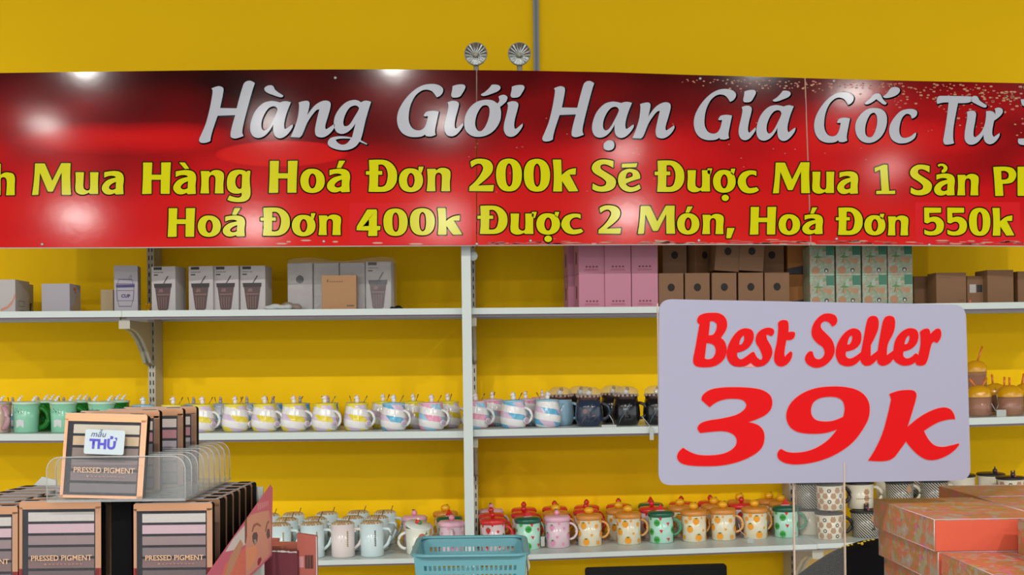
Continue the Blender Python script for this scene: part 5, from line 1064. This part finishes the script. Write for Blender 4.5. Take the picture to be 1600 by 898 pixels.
# ---------------------------------------------------------------- makeup palettes
M_cop = mat('copper', (186, 138, 104), 0.28, metal=0.8); M_case = mat('case_black', (13, 12, 14), 0.7, spec=0.06)
M_slab = mat('case_edge_grey', (168, 172, 178), 0.6, spec=0.1)
def make_palette(pans, lettering=True, w=0.115, h=0.118, t=0.014, redfoot=False):
    r = empty('makeup_palette', (0, 0, 0)); r['category'] = 'makeup palette'
    b = MB(); b.rbox(-w / 2, w / 2, 0.0002, t, 0, h, 0.004, 0); b.box(-w / 2 + 0.002, w / 2 - 0.002, 0.0004, t - 0.005, h, h + 0.0008, 1)
    for s in (-1, 1): b.box(s * w * 0.36 - 0.009, s * w * 0.36 + 0.009, 0.001, t * 0.7, h + 0.0008, h + 0.0016, 0)
    b.obj('case', [M_case, M_slab], r)
    fw = 0.008; fb = MB(); y0, y1 = -0.0016, 0.0002
    fb.rbox(-w / 2, w / 2, y0, y1, h - 0.011, h, 0.003); fb.box(-w / 2, -w / 2 + fw * 0.55, y0, y1, 0, h - 0.008); fb.box(w / 2 - fw, w / 2, y0, y1, 0, h - 0.008); fb.box(-w / 2, w / 2, y0, y1, 0, 0.004)
    fb.obj('copper_frame', M_cop, r)
    b = MB(); b.box(-w / 2 + 0.003, w / 2 - 0.003, 0.0002, 0.002, 0.003, h - 0.01); b.obj('inner_tray', mat('tray_dark', (24, 22, 32), 0.5, spec=0.2), r)
    n = len(pans); z1 = h - 0.0135; hh = (z1 - 0.006) / n
    for k, c in enumerate(pans):
        b = MB(); za = z1 - (k + 1) * hh + 0.0019; zz = z1 - k * hh - 0.0019
        b.box(-w / 2 + 0.0125, w / 2 - fw - 0.002, -0.0007, 0.0004, za, zz); b.obj('pan', mat('powder_%d_%d_%d' % c, c, 0.6, noise=0.10, nscale=500), r)
    if lettering:
        text_mesh('lettering', 'PRESSED PIGMENT', 0.008, mat('letter_copper', (222, 178, 140), 0.4), r, Matrix.Translation((0.002, -0.0024, h * 0.325)) @ FRONT, bold=0.00012, width=w * 0.74)
        b = MB(); b.box(-0.022, -0.019, -0.0024, -0.0022, h * 0.245, h * 0.265)
        for k in range(9): b.box(-0.016 + k * 0.0055, -0.013 + k * 0.0055, -0.0024, -0.0022, h * 0.25, h * 0.26)
        b.obj('small_lettering', mat('letter_rose', (176, 124, 110), 0.5), r)
    b = MB(); b.box(-w / 2 + 0.002, w / 2 - 0.002, -0.0022, -0.0017, 0.002, h - 0.011); b.obj('clear_cover', mat('cover_clear', (190, 190, 200), 0.08, alpha=0.05, spec=0.8), r)
    if redfoot: 
        b = MB(); b.box(-w / 2, -w / 2 + fw * 0.6, -0.0022, -0.0015, 0, 0.024); b.box(w / 2 - fw, w / 2, -0.0022, -0.0015, 0, 0.024); b.obj('red_corner', mat('red_foot', (150, 34, 34), 0.4), r)
    return r
PA = Proto(make_palette([(206, 196, 176), (208, 178, 138), (132, 112, 100), (112, 92, 94), (112, 92, 94), (104, 96, 98)]))
PB = Proto(make_palette([(200, 194, 188), (202, 170, 180), (140, 118, 118), (116, 98, 100), (116, 84, 80), (90, 70, 70)], redfoot=True))
PC = Proto(make_palette([(196, 180, 170), (176, 112, 120), (160, 150, 156), (134, 96, 90), (110, 80, 78), (96, 70, 70)], lettering=False))
def palspot(pr, xl, xr, ytop, D, label, group, lean=0.0, rz=0.0, zbase=None, w=0.115, h=0.118, roll=0.0):
    mid = P((xl + xr) / 2, ytop, D); s = (P(xr, ytop, D).x - P(xl, ytop, D).x) / w
    z = mid.z - h * s if zbase is None else zbase
    r = pr.put((mid.x, D, z), label, group, rz, roll, lean, s); return r
PD = Proto(make_palette([(200, 194, 188)], lettering=False, t=0.036))
# upper acrylic organiser
ZO = P(180, 779, 1.6).z - 0.002; gU = 'makeup palettes in the clear organiser'
front_pal = palspot(PA, 92, 221, 645, 1.594, 'front makeup palette in the clear organiser, with a handwritten sample label', gU, lean=-0.14, zbase=ZO + 0.0035, roll=0.035)
sc_ = bpy.data.objects[PA.root.name]
pz = ZO + 0.0035
for k, (xr, D, t) in enumerate(((248, 1.66, 'second palette in the clear organiser, directly behind the front one'), (285, 1.728, 'third palette in the clear organiser, pink row showing'), (306, 1.796, 'rearmost palette in the clear organiser'))):
    wpx = 0.115 * F / D * 1.0; r = palspot(PC, xr - wpx, xr, 650, D, t, gU, lean=-0.04, zbase=pz)
lab = empty('sample_label', sc_.location + Vector((0.005, -0.0035, 0.061)), 'small white label reading mẫu THỬ on the front palette', 'label', rx=-0.14, ry=0.05)
b = MB(); b.rbox(-0.0275, 0.0275, 0, 0.0008, 0, 0.034, 0.003); b.obj('label_card', mat('label_white', (196, 210, 216), 0.4), lab)
text_mesh('upper_word', 'mẫu', 0.011, mat('pen_teal', (40, 74, 130), 0.5), lab, Matrix.Translation((-0.0095, -0.0004, 0.0275)) @ FRONT, shear=0.3, width=0.021)
text_mesh('lower_word', 'THỬ', 0.017, mat('pen_blue', (74, 66, 196), 0.5), lab, Matrix.Translation((-0.002, -0.0004, 0.0135)) @ FRONT, bold=0.0008, width=0.038)
# organiser body
org = empty('acrylic_organiser', P(182, 779, 1.59), 'clear acrylic organiser with rounded dividers holding the upper palettes', 'organiser')
xl = P(74, 750, 1.59).x; xr = P(290, 750, 1.59).x; z0 = P(182, 781, 1.59).z; z1 = P(182, 713, 1.59).z
ol = org.location
M_ed2 = mat('acrylic_rim', (214, 218, 216), 0.15, alpha=0.55)
b = MB(); b.box(xl - ol.x, xr - ol.x, -0.003, 0.28, z0 - 0.002 - ol.z, z0 - ol.z + 0.0015); b.obj('base_plate', mat('acrylic_base', (206, 212, 214), 0.1, alpha=0.45, spec=0.9), org)
for k in range(9):
    y = -0.002 + k * 0.034; b = MB(); r_ = 0.018; hh = (z1 - z0); w0 = xl - ol.x; w1 = xr - ol.x; zz = z0 - ol.z
    pr = [(w0, zz), (w1, zz)] + [(w1 - r_ + r_ * math.cos(t), zz + hh - r_ + r_ * math.sin(t)) for t in [math.pi / 2 * i / 6 for i in range(7)]] + [(w0 + r_ + r_ * math.cos(t), zz + hh - r_ + r_ * math.sin(t)) for t in [math.pi / 2 + math.pi / 2 * i / 6 for i in range(7)]]
    if 0 < k: pr = [(p_[0], p_[1]) for p_ in pr]
    b.prism(pr, y - 0.0008, y + 0.0008, 0)
    b.tube([(p_[0], y, p_[1]) for p_ in pr[1:] + [pr[0]]], 0.0009, 5, 1)
    b.obj('divider', [mat('acrylic_thin', (232, 236, 236), 0.05, alpha=0.05, spec=0.9), M_ed2], org)
# stand carrying the organiser (between the rear palettes)
b = MB(); b.box(-0.014, 0.014, 0.02, 0.26, 1.1418 - ol.z, z0 - ol.z - 0.0025); b.obj('riser', M_case, org)
# lower rows
gL = 'makeup palettes in the lower tray'
for col, (x0p, x1p, yt, n, nm) in enumerate(((-97, 27, 793, 7, 'left'), (29, 157, 784, 7, 'middle'), (208, 331, 787, 7, 'right'))):
    for k in range(n):
        D = 1.60 + k * 0.042
        f0 = P(x0p, yt, 1.60); f1 = P(x1p, yt, 1.60); s = (f1.x - f0.x) / 0.115
        lab_ = 'makeup palette at the front of the lower tray, %s column' % nm if k == 0 else '%s palette from the front in the %s column of the lower tray' % (ORD[k], nm)
        (PB if k == 0 else PD).put(((f0.x + f1.x) / 2 + 0.0006 * k, D, f0.z - 0.118 * s * 0.9985), lab_, gL, 0.0, 0.0, -0.03, s)
# tray
c = P(30, 900, 1.5)
tr = empty('display_tray', (P(110, 900, 1.7).x, 1.7, ZL), 'white card display tray holding the lower makeup palettes', 'tray')
tx0 = P(-130, 800, 1.55).x; tx1 = P(345, 800, 1.55).x; tl = tr.location
b = MB(); zt = P(100, 747, 1.9).z - tl.z
b.box(tx0 - tl.x, P(408, 762, 1.88).x - tl.x, 1.897 - tl.y, 1.900 - tl.y, 0, P(400, 762, 1.88).z - tl.z); b.box(tx0 - tl.x, P(340, 800, 1.6).x - tl.x, -0.118, 0.197, 0.0, 1.1415 - ZL); b.obj('tray_board', mat('card_white', (206, 208, 202), 0.6), tr)
b = MB(); xa = P(62, 750, 1.87).x - tl.x
b.add([(xa - 0.03, 0.19, 0.05), (xa + 0.02, 0.19, 0.05), (xa + 0.02, 0.19, zt - 0.002), (xa - 0.004, 0.19, zt + 0.004), (xa - 0.03, 0.19, zt - 0.022)] + [(xa - 0.03, 0.193, 0.05), (xa + 0.02, 0.193, 0.05), (xa + 0.02, 0.193, zt - 0.002), (xa - 0.004, 0.193, zt + 0.004), (xa - 0.03, 0.193, zt - 0.022)], [(0, 1, 2, 3, 4), (9, 8, 7, 6, 5), (3, 4, 9, 8), (2, 3, 8, 7)])
b.obj('back_flap', mat('card_white', (206, 208, 202), 0.6), tr)
# pink side card of the display
q = P(424, 757, 1.93)
pc = empty('display_card', (q.x, q.y, ZL), "pink display side card printed with a woman's made-up face", 'display card')
A0 = P(424, 757, 1.93); B0 = P(322, 902, 1.50); mcard = (A0.y - B0.y) / (A0.x - B0.x)
def cl(px, py, off=0.0):
    v = on_plane(px, py, B0.y - off, mcard, B0.x); return v - pc.location
outl = [(422, 757), (425.5, 762), (424.5, 868), (392, 900), (388, 925), (300, 930)]
def sheet(name, pts, m, off, parent, fn, th=0.0):
    b = MB(); f = [fn(x, y, off) for x, y in pts]; n = len(f)
    if th:
        g = [v + Vector((0.0, th, 0)) for v in f]; b.add(f + g, [tuple(range(n)), tuple(range(2 * n - 1, n - 1, -1))] + [(i, i + n, (i + 1) % n + n, (i + 1) % n) for i in range(n)])
    else: b.add(f, [tuple(range(n))])
    return b.obj(name, m, parent)
M_pkc = mat('card_pink', (206, 92, 122), 0.4)
sheet('card_body', outl, M_pkc, 0, pc, cl, 0.003)
sk = mat('print_skin', (214, 148, 128), 0.4)
sheet('face_print', [(384, 812), (392, 804), (405, 800), (420, 797), (423.5, 812), (423.5, 866), (412, 877), (400, 888), (384, 902), (384, 850)], sk, 0.0022, pc, cl)
sheet('cheek_light', [(386, 856), (400, 852), (402, 862), (398, 876), (390, 888), (385, 892)], mat('print_peach', (232, 150, 110), 0.4), 0.0028, pc, cl)
sheet('white_print', [(382, 820), (384, 850), (370, 858), (352, 862), (364, 842)], mat('print_white', (214, 206, 206), 0.4), 0.0022, pc, cl)
sheet('powder_print', [(384, 855), (383, 900), (345, 905), (352, 880), (366, 868)], mat('print_coral', (222, 110, 92), 0.4, noise=0.2, nscale=200), 0.0024, pc, cl)
sheet('swatch_print', [(376, 842), (380, 850), (368, 880), (356, 905), (350, 902), (360, 868)], mat('print_gold', (196, 140, 110), 0.4, noise=0.3, nscale=300), 0.003, pc, cl)
M_eye = mat('print_eye', (84, 58, 70), 0.4); M_brow = mat('print_brow', (150, 88, 74), 0.4)
sheet('eye_print', [(394, 838), (396, 832), (401, 831), (403, 836), (402, 846), (398, 851), (395, 846)], M_eye, 0.003, pc, cl)
sheet('eye_print', [(416, 834), (418, 826), (421, 826), (422, 838), (418, 842)], M_eye, 0.003, pc, cl)
sheet('iris_print', [(396.5, 843), (400, 842), (401, 847), (398, 850)], mat('print_iris', (150, 156, 158), 0.3), 0.0034, pc, cl)
sheet('brow_print', [(393, 830), (396, 819), (402, 816), (408, 820), (407, 823), (401, 820), (397, 824), (395, 831)], M_brow, 0.003, pc, cl)
sheet('brow_print', [(414, 830), (416, 818), (419, 813), (421, 814), (418, 820), (416, 831)], M_brow, 0.003, pc, cl)
sheet('lip_print', [(402, 878), (404, 872), (408, 870), (409, 874), (406, 881), (403, 884)], mat('print_lip', (160, 40, 62), 0.3), 0.003, pc, cl)
sheet('hair_print', [(382.5, 812), (386, 808), (386, 836), (384, 850), (382.6, 848)], mat('print_hair', (120, 64, 58), 0.4), 0.0031, pc, cl)
for j, (x, w_, h_) in enumerate(((403, 1.2, 11), (406, 1.2, 10.5), (409, 1.2, 10), (412, 1.1, 9.5), (415, 1.1, 9), (418, 1.0, 8.5))):
    y = 792 - j * 1.1; sheet('letter_print', [(x, y - h_ * 0.5), (x + w_, y - h_ * 0.5), (x + w_, y + h_ * 0.4), (x, y + h_ * 0.4)], mat('print_pale', (222, 170, 178), 0.4), 0.003, pc, cl)
# maroon and salmon boxes beside it
M_mar = mat('maroon_card', (122, 40, 58), 0.5); M_sal = mat('salmon_card', (200, 104, 88), 0.45, noise=0.05, nscale=60); M_sald = mat('salmon_dark', (160, 66, 50), 0.5)
def standbox(name, x0p, x1p, yt, D, depth, m, zb, label, lean=0.0, slope=0.0, tear=False, extra=None):
    a = P(x0p, yt, D); c = P(x1p, yt + slope, D); z = (a.z + c.z) / 2; r = empty(name, ((a.x + c.x) / 2, D, zb), label, 'box', rx=lean)
    w = (c.x - a.x) / 2; b = MB(); h0 = a.z - zb; h1 = c.z - zb
    vs = [(-w, 0, 0), (w, 0, 0), (w, 0, h1), (-w, 0, h0), (-w, depth, 0), (w, depth, 0), (w, depth, h1), (-w, depth, h0)]
    b.add(vs, [(0, 1, 2, 3), (7, 6, 5, 4), (0, 4, 5, 1), (1, 5, 6, 2), (3, 2, 6, 7), (0, 3, 7, 4)]); b.obj('box_body', m, r)
    if tear:
        b = MB(); n = 26; up = []; lo = []
        for i in range(n + 1):
            x = -w + 2 * w * i / n; zt_ = h0 + (h1 - h0) * i / n; up.append((x, -0.0012, zt_ + random.uniform(0.0003, 0.0022))); lo.append((x, -0.0012, zt_ - random.uniform(0.0006, 0.002)))
        b.add(up + lo, [(i, i + 1, n + 2 + i, n + 1 + i) for i in range(n)]); b.obj('torn_edge', mat('torn_paper', (222, 206, 206), 0.8), r)
    return r
standbox('maroon_box', 396, 464, 859.5, 1.95, 0.03, M_mar, ZL, 'dark maroon box with a torn white top edge right of the pink card', slope=2.5, tear=True)
for x0p, x1p, yt, D, t in ((404, 468.5, 848.5, 2.04, 'salmon pink box standing behind the maroon box'), (404, 462, 853, 2.01, 'salmon pink box between the maroon box and the taller salmon one'), (405, 434, 842.5, 2.08, 'narrow brown-edged salmon box beside the pink card')):
    standbox('salmon_box', x0p, x1p, yt, D, 0.02, M_sal, ZL, t)
r = standbox('salmon_box', 464, 495, 833, 1.97, 0.012, M_sal, ZL, 'leaning salmon box with a barcode, rightmost of the group', slope=4.5)
a = P(477, 868, 1.97); b = MB()
for k in range(9): b.box((k * 0.0016) + a.x - r.location.x, (k * 0.0016) + 0.0008 + (0.0004 if k % 3 == 0 else 0) + a.x - r.location.x, -0.0006, -0.0003, a.z - 0.022 - ZL, a.z + 0.001 - ZL)
b.obj('barcode', M_ink, r)
b = MB(); a2 = P(466, 868, 1.97); 
for k in range(5): b.box(a2.x - r.location.x + k * 0.002, a2.x - r.location.x + 0.0009 + k * 0.002, -0.0006, -0.0003, a2.z - 0.02 - ZL, a2.z - 0.001 - ZL)
b.obj('small_print', mat('print_pale', (222, 170, 178), 0.4), r)
b = MB(); w_ = (P(495, 837, 1.97).x - P(493.5, 837, 1.97).x); xr_ = P(495, 837, 1.97).x - r.location.x; b.box(xr_ - w_, xr_ + 0.0004, -0.0009, -0.0001, 0, P(495, 838, 1.97).z - ZL); b.obj('white_edge', mat('torn_paper', (222, 206, 206)), r)

# ---------------------------------------------------------------- teal basket
M_teal2 = mat('basket_teal', (112, 182, 194), 0.35, spec=0.5)
fr0 = P(647, 866, 2.25); fr1 = P(822, 868.5, 2.25); zr = (fr0.z + fr1.z) / 2; bw = (fr1.x - fr0.x) / 2; bx = (fr0.x + fr1.x) / 2
Dk = (zr - EYE) * F / (CY - 838.5 + 0.012 * 0); Dk = abs((EYE - zr) * F / (838.5 - CY)); bd = (Dk - 2.25) / 2
bas = empty('basket', (bx, 2.25 + bd, ZC), 'teal plastic basket with rows of square holes', 'basket', rz=0.0)
hb = zr - ZC; tp = 0.80   # bottom scale
def bpnt(u, v, side):
    """u -1..1 along the wall, v 0..1 height"""
    s = tp + (1 - tp) * v
    x, y = {'f': (u * bw, -bd), 'b': (u * bw, bd), 'l': (-bw, u * bd), 'r': (bw, u * bd)}[side]
    return Vector((x * s, y * s, v * hb))
b = MB()
for side, nu in (('f', 20), ('b', 20), ('l', 14), ('r', 14)):
    hole = 0.62
    rows = 13; us = [-1.0]; cells = []
    m0 = 0.14 if side in 'fb' else 0.2
    L_ = 2 - 2 * m0; ue = [-1]; 
    for k in range(nu): ue += [-1 + m0 + L_ * (k + 0.2) / nu, -1 + m0 + L_ * (k + 0.8) / nu]
    ue.append(1.0)
    ve = [0.0]
    for k in range(rows): ve += [0.05 + 0.885 * (k + 0.22) / rows, 0.05 + 0.885 * (k + 0.78) / rows]
    ve.append(1.0)
    for i in range(len(ue) - 1):
        for j in range(len(ve) - 1):
            if i % 2 == 1 and j % 2 == 1: continue
            b.add([bpnt(ue[i], ve[j], side), bpnt(ue[i + 1], ve[j], side), bpnt(ue[i + 1], ve[j + 1], side), bpnt(ue[i], ve[j + 1], side)], [(0, 1, 2, 3)])
b.add([(-bw * tp, -bd * tp, 0.002), (bw * tp, -bd * tp, 0.002), (bw * tp, bd * tp, 0.002), (-bw * tp, bd * tp, 0.002)], [(0, 1, 2, 3)])
o = b.obj('basket_walls', M_teal2, bas)
bm = bmesh.new(); bm.from_mesh(o.data); bmesh.ops.remove_doubles(bm, verts=bm.verts, dist=1e-5); bmesh.ops.recalc_face_normals(bm, faces=bm.faces); bm.to_mesh(o.data); bm.free()
md = o.modifiers.new('s', 'SOLIDIFY'); md.thickness = 0.0022; md.offset = 0
b = MB(); rc = 0.022; rp = []
for cx, cy, a0 in ((bw - rc, bd - rc, 0), (-bw + rc, bd - rc, 90), (-bw + rc, -bd + rc, 180), (bw - rc, -bd + rc, 270)):
    for k in range(6): t = math.radians(a0 + 18 * k); rp.append((cx + (rc + 0.003) * math.cos(t), cy + (rc + 0.003) * math.sin(t), hb))
b.tube(rp, 0.0042, 8, closed=True, sc=(1.5, 0.9)); b.obj('rim', M_teal2, bas)
b = MB(); b.tube([(bw + 0.001, -bd * 0.55, hb - 0.006), (bw + 0.006, -bd * 0.62, hb - 0.03), (bw + 0.001, -bd * 0.6, hb - 0.075), (bw - 0.01, -bd * 0.4, hb - 0.11)], 0.0034, 8); b.tube([(bw + 0.001, -bd * 0.2, hb - 0.006), (bw + 0.005, -bd * 0.25, hb - 0.03), (bw - 0.0, -bd * 0.25, hb - 0.075), (bw - 0.012, -bd * 0.3, hb - 0.11)], 0.0034, 8)
b.obj('handle', mat('handle_ivory', (206, 202, 178), 0.4), bas)
# black flat screen
a = P(917, 887.5, 2.4); c = P(1138, 881, 2.4); w = (c.x - a.x) / 2
scn = empty('black_screen', ((a.x + c.x) / 2, 2.4, ZC), 'black flat screen whose top edge shows below the fruit mugs', 'screen', ry=0.012 * 0 - math.atan2(c.z - a.z, c.x - a.x))
hh = (a.z + c.z) / 2 - ZC
b = MB(); b.rbox(-w, w, 0, 0.012, 0.02, hh, 0.006, 0, 5); b.obj('bezel', mat('screen_black', (9, 9, 10), 0.6, spec=0.2), scn)
b = MB(); b.box(-w + 0.008, w - 0.008, -0.0008, 0, 0.03, hh - 0.01); b.obj('display', mat('screen_glass', (6, 6, 8), 0.4, spec=0.2), scn)
b = MB(); b.box(-0.06, 0.06, -0.03, 0.07, 0, 0.008); b.box(-0.02, 0.02, 0.012, 0.03, 0.008, 0.08); b.obj('screen_foot', mat('screen_black', (16, 16, 18)), scn)
# black jacket mound with yellow embroidery
jo = P(1400, 900, 2.30); jz = P(1385, 841, 2.30).z
jk = empty('black_jacket', (jo.x, 2.30, ZC), 'black fabric jacket with yellow embroidered lettering, folded behind the orange boxes', 'jacket')
b = MB(); n = 40; mrows = 14; JW = P(1390, 880, 2.15).x - P(1232, 880, 2.15).x; hj = jz - ZC
vs = []
for j in range(mrows + 1):
    v = j / mrows
    for i in range(n):
        a_ = 6.2832 * i / n; dr = hj * (1 - v) ** 2.2
        rr = min(0.24, 0.189 * (dr / 0.072) ** 0.45)
        wob = 1 + 0.03 * math.sin(5 * a_ + 3 * v) + 0.015 * math.sin(11 * a_)
        vs.append((rr * math.cos(a_) * wob, 0.62 * rr * math.sin(a_) * wob, hj - dr))
b.add(vs, [(j * n + i, j * n + (i + 1) % n, (j + 1) * n + (i + 1) % n, (j + 1) * n + i) for j in range(mrows) for i in range(n)], 0, True)
b.obj('fabric', mat('jacket_black', (16, 15, 18), 0.9, spec=0.1, bump=0.5, nscale=25), jk)
jm = MB()
for k, (px, py, a_, c_) in enumerate(((1312, 851.5, 3.0, 1.2), (1318, 849.5, 3.5, 1.3), (1325, 848, 3, 1.6), (1331, 846.5, 2.2, 1.5), (1342, 844.5, 3, 1.3), (1347, 845, 2.6, 3.2), (1351, 841.5, 3, 1.3), (1357, 840, 3, 1.3), (1364, 838.8, 3.5, 1.2))):
    c0 = P(px, py + 4.0, 2.262) - jk.location
    jm.ball(c0, 0.001, 0, 8, (a_ * 1.2, 1.0, c_ * 1.1))
jm.obj('yellow_embroidery', mat('thread_yellow', (226, 188, 30), 0.6), jk)

# ---------------------------------------------------------------- orange floral gift boxes
M_of = floral('orange_floral', (214, 116, 84), [((178, 130, 70), 26, 0.47, 2), ((172, 160, 138), 22, 0.51, 7), ((212, 110, 84), 34, 0.56, 5), ((206, 112, 146), 24, 0.60, 12), ((170, 166, 76), 38, 0.61, 17), ((196, 186, 176), 48, 0.64, 9), ((138, 110, 150), 30, 0.66, 25)], 1.5)
M_or = mat('orange_card', (222, 92, 62), 0.5, noise=0.04, nscale=30)
M_lil = mat('lilac_edge', (226, 190, 196), 0.35)
def gift(w, d, h, plain=True):
    r = empty('gift_box', (0, 0, 0)); r['category'] = 'gift box'
    b = MB(); b.box(-w / 2, w / 2, 0.0, d, 0, h, 0); b.obj('box_body', M_of, r)
    if plain: b = MB(); b.box(-w / 2 + 0.0012, w / 2 - 0.0012, -0.0008, 0.0, 0.0008, h - 0.0015); b.obj('front_panel', M_or, r)
    b = MB(); t = 0.0006
    for x in (-w / 2, w / 2): b.tube([(x, 0, h), (x, d, h)], t, 5)
    b.tube([(-w / 2, 0, h), (w / 2, 0, h)], t, 5); b.tube([(-w / 2, 0, 0), (-w / 2, 0, h)], t, 5); b.tube([(-w / 2, 0, 0.0012), (-w / 2, d, 0.0012)], t * 0.7, 5)
    b.obj('shiny_edge', M_lil, r); return r
hL = 0.0425; zt4 = ZR
x0 = P(1463, 817, 1.5).x
gp = Proto(gift(0.150, 0.23, hL - 0.0006)); gg_ = 'orange floral gift boxes in a pile'
def gput(x, y, lvl, t, rz=0.0): return gp.put((x, y, ZR + lvl * hL + 0.0003), t, gg_, rz, 0, 0, 1)
W1 = 0.150
gput(x0 + W1 / 2 - 0.003, 1.50, 3, 'orange floral gift box on top at the left, its plain orange end facing forward', 0.01)
gput(x0 + W1 / 2 + 0.002, 1.50, 2, 'orange floral gift box second from the top at the left')
gput(x0 + W1 / 2 + 0.010, 1.50, 1, 'orange floral gift box third from the top at the left'); gput(x0 + W1 / 2 + 0.004, 1.50, 0, 'orange floral gift box at the bottom of the left pile')
gput(x0 + W1 * 1.5 - 0.001, 1.495, 3, 'orange floral gift box on top, right of the corner box')
gput(x0 + W1 * 1.5 + 0.006, 1.50, 2, 'orange floral gift box under the top right one'); gput(x0 + W1 * 1.5 + 0.013, 1.50, 1, 'gift box in the third layer at the right'); gput(x0 + W1 * 1.5 + 0.013, 1.50, 0, 'gift box in the lowest layer at the right')
for lv in (0, 1): gput(x0 + W1 / 2 + 0.006, 1.262, lv, 'gift box under the nearest one, %s layer' % ['lowest', 'second lowest'][lv]); gput(x0 + W1 * 1.5 + 0.012, 1.262, lv, 'gift box under the tall one, %s layer' % ['lowest', 'second lowest'][lv])
nb = gift(0.094, 0.23, hL - 0.0006); nb.location = (x0 + 0.003 + 0.047, 1.262, ZR + 2 * hL + 0.0003); tag(nb, 'narrow orange floral gift box nearest the camera, one layer down', 'gift box', gg_)
tb_ = gift(0.12, 0.215, 2 * hL + 0.001, False); tb_.location = (x0 + 0.0985 + 0.06, 1.268, ZR + 2 * hL + 0.0003); tag(tb_, 'tall orange floral gift box cut by the right edge of the picture', 'gift box', gg_)
for lv in (0, 1, 2, 3): gp.put((x0 + 0.385, 1.735 + 0.078, ZR + lv * hL + 0.0003), 'orange floral gift box lying crosswise behind the others, %s layer' % ['lowest', 'third', 'second', 'top'][lv], gg_, math.pi / 2, 0, 0, 1)
